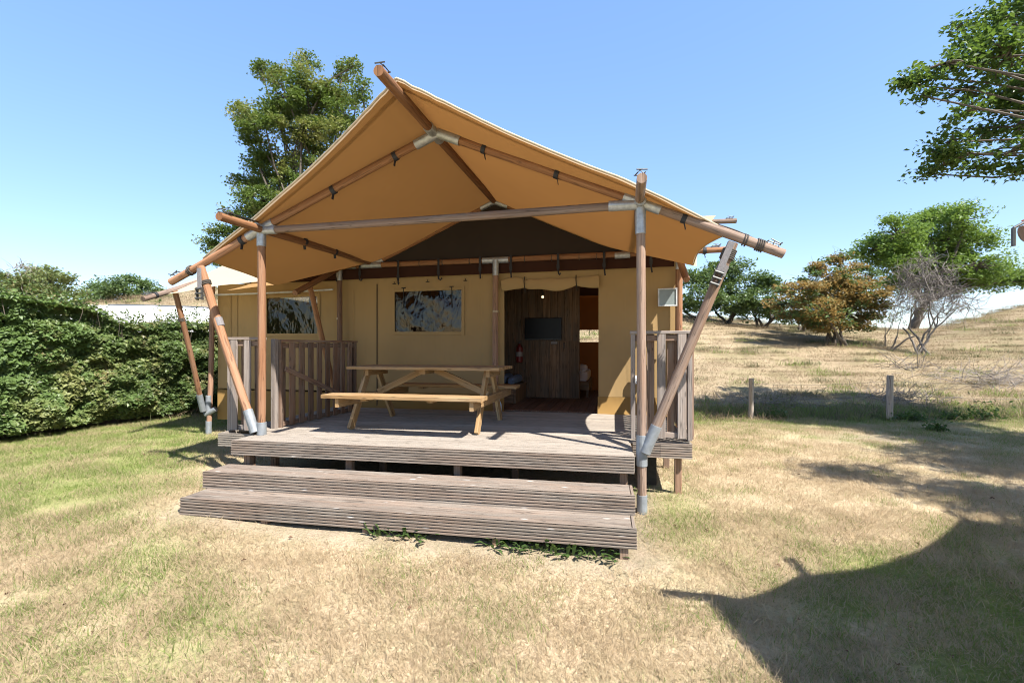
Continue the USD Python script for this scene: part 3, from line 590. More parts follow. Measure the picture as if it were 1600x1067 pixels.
for k, (x0, x1, z0, z1) in enumerate((W1, W2)):                         # windows: canvas frame, wrinkled clear sheet, toggles
    parts = [prism(rect(.05, .006, .002), a, b, (0, -1, 0)) for a, b in (((x0 - .03, WY - .018, z0 - .025), (x1 + .04, WY - .018, z0 - .03)), ((x0 - .03, WY - .018, z1 + .02), (x1 + .04, WY - .018, z1 + .03)),
             ((x0 - .025, WY - .021, z0 - .05), (x0 - .03, WY - .021, z1 + .05)), ((x1 + .028, WY - .021, z0 - .06), (x1 + .03, WY - .021, z1 + .06)))]
    v, f, uv = join(parts); wf = put('window', v, f, 'wall_canvas', tent, uv)
    def pane(s, t):
        x = x0 - .01 + (x1 - x0 + .02) * s; z = z0 - .01 + (z1 - z0 + .02) * t
        n1_ = meshkit.fbm(np.stack([x * 3 + z * 2.2, z * 1.6 - x * .8, np.full_like(x, 3.0 + k)], -1), 4, 31 + k) - .5
        n2_ = np.abs(meshkit.fbm(np.stack([x * 5 - z * 4, z * 3, np.full_like(x, 9.0 + k)], -1), 3, 41 + k) - .5)
        edge = np.minimum(np.minimum(s, 1 - s), np.minimum(t, 1 - t)) * 8
        return x, WY - .002 + np.clip(edge, 0, 1) * (.026 * n1_ - .012 * n2_), z
    v, f = grid(pane, 90, 60); put('pane', v, f, 'clear_pvc', wf, smooth=True)
    for x in ((x0 + .16, x1 - .16) if k == 0 else (x1 - .1,)):
        v, f, uv = join([tube([(x, WY - .03, z1 + .06), (x + .005, WY - .035, z1 - .28)], .006, 6), prism(rect(.035, .012, .002), (x - .03, WY - .03, z1 + .055), (x + .03, WY - .03, z1 + .055), (0, 0, 1))]); put('toggle', v, f, 'zip_black', wf, uv)
for px, py in ((616, 443), (668, 440), (727, 438)):
    p = at(px, py, Y=WY - .03); v, f, uv = join([tube([p - V3(.03, 0, .006), p + V3(.03, 0, -.006)], .007, 6), tube([p, p + UP * .03], .006, 6)]); put('toggle', v, f, 'zip_black', tent, uv)
# dark valance under the beam, mesh gable above it, rolled door flap
v, f, uv = prism(rect(.235, .006, .001), (-4.75, 2.535, 2.80), (.62, 2.535, 2.835), (0, -1, 0)); put('valance', v, f, 'brown_canvas', tent, uv)
v, f, uv = prism(rect(.22, .006, .001), (-6.3, 2.56, 2.79), (-4.75, 2.54, 2.80), (0, -1, 0)); put('valance', v, f, 'brown_canvas', tent, uv)
v = np.array([(-4.19, 2.545, 2.94), (-.03, 2.545, 2.96), (XM, 2.545, 3.83)]); v2 = v + V3(0, .006, 0)
put('mesh_gable', np.vstack([v, v2]), [[0, 1, 2], [5, 4, 3], [0, 3, 4], [0, 4, 1], [1, 4, 5], [1, 5, 2], [2, 5, 3], [2, 3, 0]], 'mesh_canvas', tent)
roll_t = np.linspace(0, 1, 40); rp = np.stack([-1.95 + 1.50 * roll_t, np.full(40, WY - .05), 2.52 + .015 * np.sin(roll_t * 9) - .008 * np.cos(roll_t * 21)], -1)
rl_r = .085 + .010 * np.sin(roll_t * 14) - .022 * np.exp(-((roll_t - .24) / .03) ** 2) - .022 * np.exp(-((roll_t - .77) / .03) ** 2)
v, f, uv = tube(rp, rl_r, 20); v[:, 1] = WY - .05 + (v[:, 1] - (WY - .05)) * .6
door = put('door_flap', v, f, 'wall_canvas', tent, uv, True, label='door flap of canvas rolled up above the doorway')
for s in (.24, .77):
    x = -1.95 + 1.5 * s; v, f, uv = tube([(x, WY - .03, 2.64), (x + .005, WY - .115, 2.56), (x + .012, WY - .12, 2.48), (x + .02, WY - .085, 2.40)], .007, 6); put('tie', v, f, 'zip_black', door, uv, True)
v, f, uv = tube([(-.49, WY - .05, 2.62), (-.50, WY - .06, 2.50)], .008, 6); put('zip_pull', v, f, 'steel_dark', tent, uv)
def hang(px, length, hook, parent=bmid):
    """Webbing with a buckle hanging from the wall beam."""
    p = at(px, 405, Y=2.44); p[2] = 2.96; parts = [prism(rect(.034, .005, .001), p, p - UP * length, (0, -1, 0))]
    q = p - UP * length; parts.append(prism(rect(.05, .012, .003), q + UP * .09, q + UP * .03, (0, -1, 0)))
    if hook: parts.append(tube([q + UP * .02, q - UP * .05 + V3(.01, -.02, 0), q - UP * .07 + V3(.05 * hook, -.03, 0), q - UP * .04 + V3(.08 * hook, -.03, 0)], .012, 6))
    else: parts.append(prism(rect(.024, .004, .001), q + UP * .02, q - UP * .10 + V3(.015, -.03, 0), (0, -1, 0)))
    v, f, uv = join(parts); put('hanging_strap', v, f, 'black_webbing', parent, uv)
for px, ln, hk in ((303 + 160, .20, 0), (526, .22, 0), (562, .25, .8), (622, .33, .4), (685, .28, .9), (750, .25, 0), (798, .25, 0), (872, .26, .5), (944, .26, 0), (1017, .24, 0)): hang(px, ln, hk)
for px in (656, 692, 734, 820, 862, 905, 932): band((at(px, 405, Y=2.5)[0] - .2, 2.5, 2.903), (3, 2.5, 2.903), .2, bmid, 'rope_dark', RO + .006, .008, False)
# side and rear walls, inner floor
def side_wall(x, y0, y1, z0, z1, mat='wall_canvas'):
    v, f = grid(lambda s, t: (np.full_like(s, x) + .02 * np.sin(s * 17), y0 + (y1 - y0) * s, z0 + (z1 - z0) * t), 24, 12); put('side_wall', v, f, mat, tent, smooth=True)
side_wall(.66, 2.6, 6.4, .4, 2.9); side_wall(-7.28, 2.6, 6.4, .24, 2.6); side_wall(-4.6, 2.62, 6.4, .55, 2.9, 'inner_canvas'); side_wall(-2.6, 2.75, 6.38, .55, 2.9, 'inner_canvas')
BWIN = (-1.06, -.42, 1.66, 1.935)
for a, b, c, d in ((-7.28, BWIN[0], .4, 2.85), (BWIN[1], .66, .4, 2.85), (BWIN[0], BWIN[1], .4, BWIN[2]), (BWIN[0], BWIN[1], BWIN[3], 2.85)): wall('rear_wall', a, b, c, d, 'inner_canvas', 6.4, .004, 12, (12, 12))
for x in (-.80,): v, f, uv = prism(rect(.015, .01, .002), (x, 6.38, 1.80), (x, 6.38, 1.95), (0, -1, 0)); put('zip', v, f, 'zip_black', tent, uv)
for k in range(23):
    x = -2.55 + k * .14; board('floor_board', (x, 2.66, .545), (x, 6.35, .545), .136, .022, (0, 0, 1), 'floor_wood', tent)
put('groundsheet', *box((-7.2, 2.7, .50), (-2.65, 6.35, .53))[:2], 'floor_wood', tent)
v, f = grid(lambda s, t: (-7.25 + 7.9 * s, 2.64 + 3.74 * t, 2.72 + .12 * np.sin(np.pi * t) + .0 * s), 30, 12); put('inner_ceiling', v, f, 'brown_canvas', tent, smooth=True)  # dark sheet added to keep light through the roof out of the interior
part = thing('plank_partition', 'dark reclaimed plank partition inside the tent doorway carrying the screen', 'partition', (-1.7, 4.45, .56))
rngp = np.random.default_rng(3)
for k in range(12):
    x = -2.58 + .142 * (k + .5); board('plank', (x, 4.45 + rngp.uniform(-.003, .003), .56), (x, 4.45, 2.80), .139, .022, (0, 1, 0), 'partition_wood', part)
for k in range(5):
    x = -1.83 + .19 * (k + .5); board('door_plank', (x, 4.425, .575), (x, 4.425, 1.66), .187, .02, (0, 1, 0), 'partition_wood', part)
v, f, uv = tube([(-1.17, 4.40, 1.62), (-1.17, 4.37, 1.62), (-1.17, 4.37, 1.52)], .012, 8); put('handle', v, f, 'steel_dark', part, uv)
tv = thing('flat_screen', 'black flat screen mounted on the plank partition', 'television', (-1.57, 4.38, 1.89))
p0, p1 = at(820, 497, Y=4.36), at(877, 531, Y=4.36)
tvp = put('screen_body', *box((p0[0], 4.36, p1[2]), (p1[0], 4.405, p0[2]), .008)[:2], 'tv_black', tv); put('bezel', *box((p0[0], 4.352, p1[2]), (p1[0], 4.3595, p1[2] + .02))[:2], 'steel_dark', tv)
mod = thing('wall_box', 'small pale box fixed under the flat screen', 'box', (-1.36, 4.38, 1.66)); put('case', *box((-1.42, 4.36, 1.60), (-1.30, 4.41, 1.655), .01)[:2], 'label_white', mod); put('cable', *tube([(-1.36, 4.385, 1.655), (-1.36, 4.40, 1.70)], .006, 6)[:2], 'steel_dark', mod)
fe = thing('fire_extinguisher', 'red fire extinguisher hanging on the plank wall left of the screen', 'extinguisher', (-2.03, 4.34, 1.25))
def lathe(c, prof, n=20):
    pr = np.array(prof); a = np.linspace(0, 2 * np.pi, n + 1)[:-1]
    v = np.stack([np.outer(pr[:, 0], np.cos(a)), np.outer(pr[:, 0], np.sin(a)), np.repeat(pr[:, 1:2], n, 1)], -1).reshape(-1, 3) + np.asarray(c)
    i, j = np.meshgrid(np.arange(len(pr) - 1), np.arange(n), indexing='ij'); q = np.stack([i * n + j, i * n + (j + 1) % n, (i + 1) * n + (j + 1) % n, (i + 1) * n + j], -1).reshape(-1, 4)
    return v, np.vstack([q[:, [0, 1, 2]], q[:, [0, 2, 3]]])
put('cylinder_body', *lathe((-2.03, 4.34, 1.25), [(0, 0), (.06, 0), (.065, .015), (.065, .27), (.045, .32), (.02, .335), (.02, .36), (0, .36)]), 'red_paint', fe, smooth=True)
put('valve', *join([tube([(-2.06, 4.34, 1.63), (-1.99, 4.30, 1.66)], .010, 8), tube([(-2.03, 4.34, 1.6), (-2.03, 4.34, 1.65)], .014, 8)])[:2], 'steel_dark', fe); put('instruction_plate', *lathe((-2.03, 4.34, 1.36), [(.0655, 0), (.066, .001), (.066, .09), (.0655, .091)]), 'label_white', fe, smooth=True)
bench = thing('storage_bench', 'low wooden bench box just inside the doorway left side', 'bench', (-2.2, 3.9, .56))
put('seat', *box((-2.57, 3.42, .84), (-1.90, 4.40, .87))[:2], 'partition_wood', bench, box((-2.57, 3.42, .84), (-1.90, 4.40, .87))[2])
for a, b in (((-1.955, 3.44, .56), (-1.915, 4.39, .838)), ((-2.56, 3.44, .56), (-1.96, 3.475, .838))):
    v, f, uv = box(a, b); put('side_panel', v, f, 'partition_wood', bench, uv)
cush = thing('blue_cushion', 'dull blue rolled cushion lying on the bench inside', 'cushion', (-2.15, 3.75, .87))
for dx, rr_ in ((-2.20, .085), (-2.02, .075)):
    v, f, uv = tube([(dx, 3.47, .87 + rr_), (dx + .01, 3.52, .88 + rr_), (dx, 4.2, .88 + rr_), (dx, 4.26, .87 + rr_)], [rr_ * .7, rr_, rr_, rr_ * .7], 16); put('roll', v, f, 'cushion_blue', cush, uv, True)
bed = thing('bed', 'bed with pale linen seen past the partition', 'bed', (-.9, 5.4, .56))
def soft(lo, hi, k, mat, name, par):
    m = trimesh.creation.box(extents=np.subtract(hi, lo)); m = m.subdivide().subdivide().subdivide(); v = m.vertices.copy(); h = np.subtract(hi, lo) / 2
    t = v / h; v = v * (1 - k * ((np.abs(t[:, [1, 0, 0]]) ** 4 + np.abs(t[:, [2, 2, 1]]) ** 4) / 2)); put(name, v + (np.add(lo, hi)) / 2, m.faces, mat, par, smooth=True)
soft((-1.9, 4.75, .86), (-.74, 6.25, 1.06), .08, 'bed_linen', 'mattress', bed); soft((-1.3, 4.8, 1.05), (-.76, 5.15, 1.2), .3, 'bed_linen', 'pillow', bed)
for a, b in (((-1.9, 4.72, .70), (-.72, 4.76, .86)), ((-.76, 4.77, .70), (-.72, 6.2, .86))): v, f, uv = box(a, b); put('frame_rail', v, f, 'partition_wood', bed, uv)
for x, y in ((-.75, 4.74), (-.75, 6.2), (-1.88, 4.74), (-1.88, 6.2)): board('leg', (x, y, .557), (x, y, .70), .05, .05, (0, 1, 0), 'partition_wood', bed)
lamp = thing('pendant_lamp', 'small lit pendant bulb hanging inside the doorway', 'lamp', tuple(at(848, 464, Y=3.4)))
lp = at(848, 464, Y=3.4); sph = trimesh.creation.icosphere(3, .022); put('bulb', sph.vertices + lp, sph.faces, 'bulb_glow', lamp, smooth=True)
put('socket', *tube([lp + UP * .03, lp + UP * .09], .02, 10)[:2], 'zip_black', lamp); put('cord', *tube([lp + UP * .09, (lp[0], lp[1], 3.2)], .004, 6)[:2], 'zip_black', lamp)
# framed panel on the right post, socket, bottle
pan = thing('framed_panel', 'small grey panel in white frame fixed to right wall post', 'panel', tuple(at(1043, 464, Y=2.38)))
c0, c1 = at(1028, 451, Y=2.38), at(1058, 478.5, Y=2.38)
v, f, uv = box((c0[0] + .012, 2.375, c1[2] + .012), (c1[0] - .01, 2.39, c0[2] - .012)); put('panel', v, f, 'panel_grey', pan, uv)
for a, b in (((c0[0], 2.36, c0[2] - .018), (c1[0], 2.40, c0[2])), ((c0[0], 2.36, c1[2]), (c1[0], 2.40, c1[2] + .018)), ((c0[0], 2.362, c1[2] + .019), (c0[0] + .018, 2.398, c0[2] - .019)), ((c1[0] - .018, 2.362, c1[2] + .019), (c1[0], 2.398, c0[2] - .019))):
    v, f, uv = box(a, b, .003); put('frame_bar', v, f, 'frame_grey', pan, uv)
so = thing('power_socket', 'white power socket low on right canvas wall behind the post', 'socket', tuple(at(992, 593, Y=2.56)))
s0 = at(992, 593, Y=2.54); put('cover', *box(s0 - V3(.035, .02, .06), s0 + V3(.035, .03, .06), .012)[:2], 'socket_white', so); put('flap', *box(s0 - V3(.028, .028, .045), s0 + V3(.028, -.021, .03), .003)[:2], 'frame_grey', so)
bo = thing('blue_bottle', 'pale blue bottle standing by the wall behind the picnic table leg', 'bottle', (-1.97, 2.42, ZD))
put('bottle_body', *lathe((-1.97, 2.42, ZD), [(0, 0), (.04, 0), (.045, .01), (.045, .11), (.03, .15), (.018, .17), (.018, .19), (0, .19)]), 'bottle_blue', bo, smooth=True); put('cap', *lathe((-1.97, 2.42, ZD + .191), [(0, 0), (.021, 0), (.021, .03), (0, .03)]), 'socket_white', bo)

# ------------------------------------------------------------------ picnic table
tb = thing('picnic_table', 'wooden picnic table with attached benches standing on the deck', 'picnic table', (-2.58, 1.1, ZD))
TX0, TX1, TZ = -3.54, -1.55, 1.305
for k in range(5): y = .80 + k * .142; board('top_plank', (TX0 + rngp.uniform(-.01, .01), y, TZ - .018), (TX1 + rngp.uniform(-.01, .01), y, TZ - .018), .136, .036, (0, 0, 1), 'table_wood', tb)
for yb_ in (.17, .312): board('bench_plank', (-3.49 + rngp.uniform(-.01, .01), yb_ + .03, .988), (-1.60, yb_ + .03, .988), .136, .042, (0, 0, 1), 'table_wood', tb)
for yb_ in (1.84, 1.982): board('bench_plank', (-3.56, yb_, .988), (-1.56, yb_, .988), .136, .042, (0, 0, 1), 'table_wood', tb)
for x in (-3.36, -1.76):
    for y0, y1 in ((.53, .97), (1.66, 1.20)):
        o = .0; board('leg', (x, y0, ZD + .002), (x, y1, TZ - .038), .105, .044, (1, 0, 0), 'table_wood', tb)
    board('top_bearer', (x + .05, .83, TZ - .078), (x + .05, 1.36, TZ - .078), .044, .08, (0, 0, 1), 'table_wood', tb)
    board('bench_bearer', (x + .05, .16, .914), (x + .05, 2.03, .914), .044, .10, (0, 0, 1), 'table_wood', tb)
board('top_bearer', (-2.56, .84, TZ - .066), (-2.56, 1.38, TZ - .066), .08, .055, (0, 0, 1), 'table_wood', tb)
for x0, x1 in ((-3.29, -2.63), (-1.73 - .05, -2.49)): board('diagonal_brace', (x0, 1.10, .955), (x1, 1.10, TZ - .045), .08, .040, (0, 1, 0), 'table_wood', tb)
for x in (-3.0, -2.2): board('bench_batten', (x, .20, .952), (x, .42, .952), .07, .028, (0, 0, 1), 'table_wood', tb); board('bench_batten', (x, 1.80, .952), (x, 2.04, .952), .07, .028, (0, 0, 1), 'table_wood', tb)

# ------------------------------------------------------------------ vegetation
def leaf_mesh(c, size, rng, out=None, flat=.5, aspect=.62, fold=.25):
    """Folded leaves at the points c: base, two sides and tip."""
    n = len(c); size = np.broadcast_to(size, (n,))[:, None] * rng.uniform(.65, 1.3, (n, 1))
    nrm = rng.normal(0, 1, (n, 3)); nrm /= np.linalg.norm(nrm, axis=1, keepdims=True)
    nrm[:, 2] = np.abs(nrm[:, 2]); nrm += np.array([0, 0, flat]) + (0 if out is None else out)
    nrm /= np.linalg.norm(nrm, axis=1, keepdims=True)
    d = rng.normal(0, 1, (n, 3)); d -= nrm * np.sum(d * nrm, 1, keepdims=True); d /= np.linalg.norm(d, axis=1, keepdims=True); s = np.cross(nrm, d)
    v = np.stack([c - d * size * .5, c + s * size * aspect * .5 + nrm * size * fold * .4, c + d * size * .5 - nrm * size * .1, c - s * size * aspect * .5 + nrm * size * fold * .4], 1).reshape(-1, 3)
    k = np.arange(n)[:, None] * 4
    return v, np.vstack([k + [0, 1, 2], k + [0, 2, 3]])
def limb(p0, p1, r0, r1, rng, n=5, sag=.08, sides=6):
    t = np.linspace(0, 1, n)[:, None]; L_ = np.linalg.norm(p1 - p0)
    p = p0 + (p1 - p0) * t + np.sin(np.pi * t) * (rng.normal(0, sag, 3) * L_ + UP * .06 * L_) + rng.normal(0, .02, (n, 3)) * L_ * np.sin(np.pi * t)
    return tube(p, np.linspace(r0, r1, n), sides, cap=False)
def tree(name, label, cat, base, lobes, trunk_r, leaf_mat, leaf_size, seed, clump=.5, per=60, dens=1.0, group=None, stems=1, bark='bark', fork=.35, flat=.5, clump_flat=.55, bare_twigs=0, second=None, limb_r=None, twig_r=.006):
    """Trunk and limbs reaching into lobes (centre, radii); leaf clumps fill each lobe unevenly, denser towards its rim."""
    rng = np.random.default_rng(seed); base = np.asarray(base, float)
    t = thing(name, label, cat, tuple(base), group)
    C_ = np.mean([l[0] for l in lobes], 0); parts, cl, lf, lf2 = [], [], [], []
    tops = []
    for k in range(stems):
        o = np.zeros(3) if stems == 1 else np.append(rng.normal(0, .12 * stems ** .5, 2), 0)
        top = base + (C_ - base) * fork * (V3(.4, .4, 1) if stems == 1 else 1) + (np.append(rng.normal(0, .5 if stems > 1 else .15, 2), 0)) * (np.linalg.norm(C_ - base) * (.35 if stems > 1 else .15))
        parts.append(limb(base + o - UP * .15, top, trunk_r, trunk_r * .68, rng, 8, .03, 10)); tops.append(top)
    for c, r in lobes:
        c, r = np.asarray(c, float), np.asarray(r, float); q = tops[int(np.argmin([np.linalg.norm(c - tp) for tp in tops]))]
        parts.append(limb(q, c, limb_r or trunk_r * .36, limb_r * .4 if limb_r else trunk_r * .13, rng, 6, .06))
        n = max(4, int(dens * 5.5 * (r[0] * r[1] + r[0] * r[2] + r[1] * r[2]) / (3 * clump ** 2)))
        u = rng.normal(0, 1, (n, 3)); u /= np.linalg.norm(u, axis=1, keepdims=True); rad = rng.uniform(.3, 1.0, (n, 1)) ** .6
        for p in c + u * rad * r:
            parts.append(limb(c + (p - c) * .12, p, trunk_r * .13, trunk_r * .03, rng, 4, .08, 4))
            for b_ in range(bare_twigs):
                e = p + rng.normal(0, clump * .8, 3) + UP * clump * .2; parts.append(limb(p, e, twig_r, twig_r * .4, rng, 3, .1, 3))
            m = int(per * rng.uniform(.45, 1.4)); s = clump * rng.uniform(.55, 1.15)
            pts = p + np.clip(rng.normal(0, 1, (m, 3)), -1.5, 1.5) * s * .5 * np.array([1, 1, clump_flat])
            (lf2 if second and rng.random() < second[1] else lf).append(pts)
    v, f, uv = join(parts); put('trunk', v, f, bark, t, uv, True)
    for L_, mt in ((lf, leaf_mat), (lf2, second[0] if second else None)):
        if L_ and per:
            P = np.vstack(L_); v, f = leaf_mesh(P, leaf_size, rng, flat=flat); put('crown', v, f, mt, t, kind='stuff')
    return t
def lobes_px(rows, D, seed, deep=1.0):
    rng = np.random.default_rng(seed); s = D / FPX; out = []
    for px, py, rx, ry in rows:
        dd = rng.uniform(-.6, .6) * deep; out.append((at(px, py, D=D + dd), (rx * s, .7 * (rx + ry) / 2 * s * deep ** .5, ry * s)))
    return out
def on_ground(px, D):
    p = at(px, 541, D=D); p[2] = gz(p[0], p[1]); return p
tree('alder_tree', 'tall leafy green tree rising behind the left roof slope', 'tree', on_ground(488, 14.2), lobes_px([
    (408, 108, 16, 14), (428, 122, 20, 22), (447, 150, 26, 24), (480, 98, 15, 18), (478, 128, 24, 26), (505, 140, 24, 22), (535, 112, 20, 11), (552, 104, 14, 8), (525, 150, 26, 20), (566, 140, 12, 16), (556, 158, 14, 12),
    (440, 172, 40, 20), (395, 186, 26, 13), (490, 172, 46, 24), (540, 178, 30, 18), (375, 172, 10, 10), (415, 200, 38, 16), (470, 205, 46, 18), (525, 205, 30, 16), (405, 222, 24, 9), (500, 232, 34, 12),
    (400, 246, 20, 14), (435, 256, 34, 18), (475, 252, 34, 18), (410, 275, 26, 18), (385, 288, 22, 16), (440, 288, 42, 20), (378, 300, 18, 12), (415, 312, 40, 18), (395, 335, 30, 12), (455, 320, 40, 22), (365, 335, 14, 8), (345, 362, 22, 14), (330, 388, 18, 18), (352, 398, 20, 16), (480, 350, 60, 40), (530, 300, 60, 50), (400, 370, 40, 30)], 14.2, 1, 1.6),
    .15, 'leaf_tree', .085, 11, clump=.36, per=105, dens=2.0, limb_r=.045)
rl = [(1575, 30, 34, 34), (1535, 58, 36, 22), (1500, 40, 8, 6), (1478, 98, 34, 20), (1436, 120, 22, 12), (1415, 133, 9, 7), (1520, 100, 42, 26), (1570, 90, 40, 40), (1440, 150, 12, 8), (1505, 138, 40, 18), (1560, 150, 44, 26), (1530, 172, 36, 14),
      (1590, 190, 30, 24), (1540, 200, 44, 18), (1490, 222, 34, 18), (1460, 240, 14, 14), (1452, 272, 12, 10), (1475, 258, 24, 14), (1520, 240, 34, 14), (1580, 235, 24, 20), (1585, 268, 10, 12), (1530, 262, 8, 10)]
extra = [(ld(la, de, z), (r, r, r * .8)) for la, de, z, r in ((9.6, 7.0, 5.6, 1.2), (10.6, 6.5, 6.6, 1.4), (9.5, 7.5, 7.6, 1.2), (11.6, 7.6, 5.6, 1.3), (11.8, 6.0, 7.6, 1.4), (10.6, 8.6, 7.0, 1.4), (12.6, 8.5, 6.5, 1.4), (9.4, 3.2, 5.8, .95), (10.6, 2.8, 6.6, 1.2), (8.1, 1.6, 5.8, .8), (9.0, .9, 6.6, .9), (7.6, 2.4, 6.3, .55), (12.0, 4.0, 7.6, 1.5), (10.8, 4.8, 6.2, 1.2))]
tree('sycamore_tree', 'broad leafy branches overhanging from the upper right corner', 'tree', (lambda p: (p[0], p[1], gz(p[0], p[1])))(ld(11.4, 5.6)), lobes_px(rl, 8.0, 2, 1.2) + extra, .20, 'leaf_maple', .088, 12, clump=.32, per=58, dens=1.6, fork=.55, limb_r=.030)
tree('round_tree', 'bright green round tree on the dune crest at right', 'tree', on_ground(1425, 27), lobes_px([
    (1400, 365, 38, 26), (1372, 388, 30, 22), (1440, 348, 34, 18), (1480, 332, 28, 14), (1500, 345, 30, 20), (1455, 375, 50, 26), (1510, 380, 40, 28), (1400, 405, 44, 24), (1460, 410, 50, 26), (1525, 415, 40, 24), (1565, 425, 32, 15), (1592, 432, 20, 13), (1610, 440, 20, 10), (1490, 440, 44, 20), (1540, 442, 40, 11), (1420, 440, 40, 22)], 27, 3, 2.5),
    .26, 'leaf_far', .16, 13, clump=.72, per=105, dens=2.2, fork=.33, limb_r=.10)
tree('hawthorn_bush', 'rust brown and olive hawthorn bush with dark forked stems on the slope', 'bush', on_ground(1310, 19.5), lobes_px([
    (1312, 410, 22, 14), (1290, 432, 40, 20), (1335, 436, 36, 22), (1255, 452, 32, 16), (1300, 460, 46, 22), (1350, 462, 34, 22), (1228, 474, 26, 14), (1270, 482, 46, 18), (1320, 490, 44, 18), (1365, 480, 24, 20), (1245, 496, 30, 11), (1345, 510, 24, 12), (1290, 508, 36, 10)], 19.5, 4, 2.0),
    .065, 'leaf_rust', .12, 14, clump=.42, per=80, dens=2.0, stems=6, fork=.42, limb_r=.03, second=('leaf_bush', .26), flat=.6, clump_flat=.5, bare_twigs=1)
tree('bare_bush', 'grey nearly leafless bush with tangled twigs in front of round tree', 'bush', on_ground(1442, 18.5), lobes_px([
    (1420, 440, 28, 24), (1455, 430, 30, 20), (1480, 455, 32, 24), (1430, 470, 34, 20), (1500, 475, 26, 12), (1465, 485, 34, 14), (1440, 410, 20, 10)], 18.5, 5, 1.5), .042, 'leaf_dry', .06, 15, clump=.42, per=4, dens=2.2, stems=6, bark='bark_grey', fork=.42, bare_twigs=7, twig_r=.011, limb_r=.028)
tree('thin_shrub', 'thin pale shrub with few leaves between the rust bush and grey bush', 'bush', on_ground(1394, 18.9), lobes_px([(1390, 470, 14, 16), (1402, 490, 18, 18), (1380, 500, 14, 12), (1410, 460, 12, 12)], 18.9, 6, 1.0), .04, 'leaf_dry', .07, 16, clump=.32, per=22, dens=1.0, stems=3, bark='bark_grey', bare_twigs=3, twig_r=.008)
G1 = 'green bushes along the dune top'
for k, (bx, rows, lab) in enumerate(((1095, [(1085, 430, 22, 18), (1110, 440, 28, 24), (1095, 465, 32, 20), (1080, 478, 20, 14)], 'dark green bush on the dune beside the right tent corner'),
        (1142, [(1130, 420, 24, 16), (1150, 425, 26, 20), (1135, 450, 34, 22), (1155, 470, 32, 18), (1130, 480, 28, 12)], 'tall green bush on the dune seen behind the leaning brace pole'),
        (1192, [(1180, 440, 22, 16), (1200, 450, 24, 18), (1185, 470, 34, 18), (1205, 485, 34, 12), (1170, 488, 26, 10)], 'green bush on the dune just left of the rust bush'),
        (1250, [(1240, 497, 26, 10), (1275, 500, 24, 9)], 'low green bush on the dune behind the rust bush stems'))):
    tree('green_bush', lab, 'bush', on_ground(bx, 23.5), lobes_px(rows, 23.5, 20 + k, 1.5), .08, 'leaf_bush', .14, 20 + k, clump=.55, per=80, dens=2.0, stems=4, group=G1, limb_r=.03)
for k, (bx, D, rows, mat, lab) in enumerate(((55, 21, [(20, 440, 30, 20), (55, 428, 26, 12), (75, 440, 34, 18), (40, 455, 50, 16), (95, 455, 30, 14), (10, 465, 30, 14)], 'leaf_dry', 'yellow green bush above the hedge at far left'),
        (165, 26, [(150, 455, 24, 13), (175, 448, 26, 14), (195, 462, 30, 12), (145, 470, 26, 10)], 'leaf_bush', 'grey green bush on the dune above the white roof'),
        (210, 27, [(205, 440, 20, 8), (222, 444, 18, 8), (235, 456, 22, 9)], 'leaf_bush', 'small dark bush on the dune crest above the hedge'))):
    tree('dune_bush', lab, 'bush', on_ground(bx, D), lobes_px(rows, D, 30 + k, 1.5), .07, mat, .14, 30 + k, clump=.5, per=80, dens=2.0, stems=4, limb_r=.03, group='bushes on the dune at left')
tree('bare_sapling', 'thin reddish leafless sapling above the hedge at far left', 'bush', on_ground(35, 20), lobes_px([(30, 418, 14, 10), (48, 424, 14, 10), (20, 432, 12, 8)], 20, 36, .8), .03, 'leaf_rust', .05, 36, clump=.3, per=4, dens=1.2, stems=2, bark='bark_grey', bare_twigs=5, twig_r=.010)

# hedge
hedge = thing('hedge', 'clipped dense green hornbeam hedge running back along left side', 'hedge', tuple(ld(-8.2, 7.0)))
rng = np.random.default_rng(77)
HB = [ld(-8.45, 4.0), ld(-8.20, 7.2), ld(-7.75, 9.2), ld(-7.05, 10.6), ld(-6.2, 11.6)]; HBp = np.array(HB)[:, :2]
def hedge_points(n, top):
    seg = np.linalg.norm(np.diff(HBp, axis=0), axis=1); cum = np.concatenate([[0], np.cumsum(seg)]); s = rng.uniform(0, cum[-1], n); q = np.stack([np.interp(s, cum, HBp[:, k]) for k in (0, 1)], 1)
    tn = np.stack([np.interp(s, cum, np.gradient(HBp[:, k], cum)) for k in (0, 1)], 1); tn /= np.linalg.norm(tn, axis=1, keepdims=True); nr = np.stack([tn[:, 1], -tn[:, 0]], 1)
    hh = 2.34 - .32 * sstep(s, 4.0, 5.6) + .07 * np.sin(s * 1.7) + .06 * np.sin(s * 4.1)
    if top: z = hh + rng.exponential(.05, n) - .04; dep = rng.uniform(-1.1, .0, n)
    else:
        z = rng.uniform(.04, 1, n) ** .9 * hh; nz = meshkit.fbm(np.stack([s * 1.9, z * 2.2, np.zeros(n)], -1), 4, 5)
        dep = (nz - .5) * .85 - rng.exponential(.07, n) - .16 * sstep(z, 1.5, 2.2) - .18 * (1 - sstep(z, 0, .5))
    P = np.column_stack([q + nr * dep[:, None], z]); P[:, 2] += ground_z(P[:, 0], P[:, 1])
    return P, np.column_stack([nr, np.zeros(n)]), s
P, nr, s = hedge_points(62000, False); P2, nr2, s2 = hedge_points(16000, True)
P = np.vstack([P, P2]); nr = np.vstack([nr * .8, nr2 * .2 + V3(0, 0, .4)]); s = np.concatenate([s, s2])
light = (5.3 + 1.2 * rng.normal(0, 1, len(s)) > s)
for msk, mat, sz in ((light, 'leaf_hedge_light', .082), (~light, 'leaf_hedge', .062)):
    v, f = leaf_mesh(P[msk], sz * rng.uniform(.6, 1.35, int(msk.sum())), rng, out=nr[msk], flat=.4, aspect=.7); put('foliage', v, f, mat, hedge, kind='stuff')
parts = []
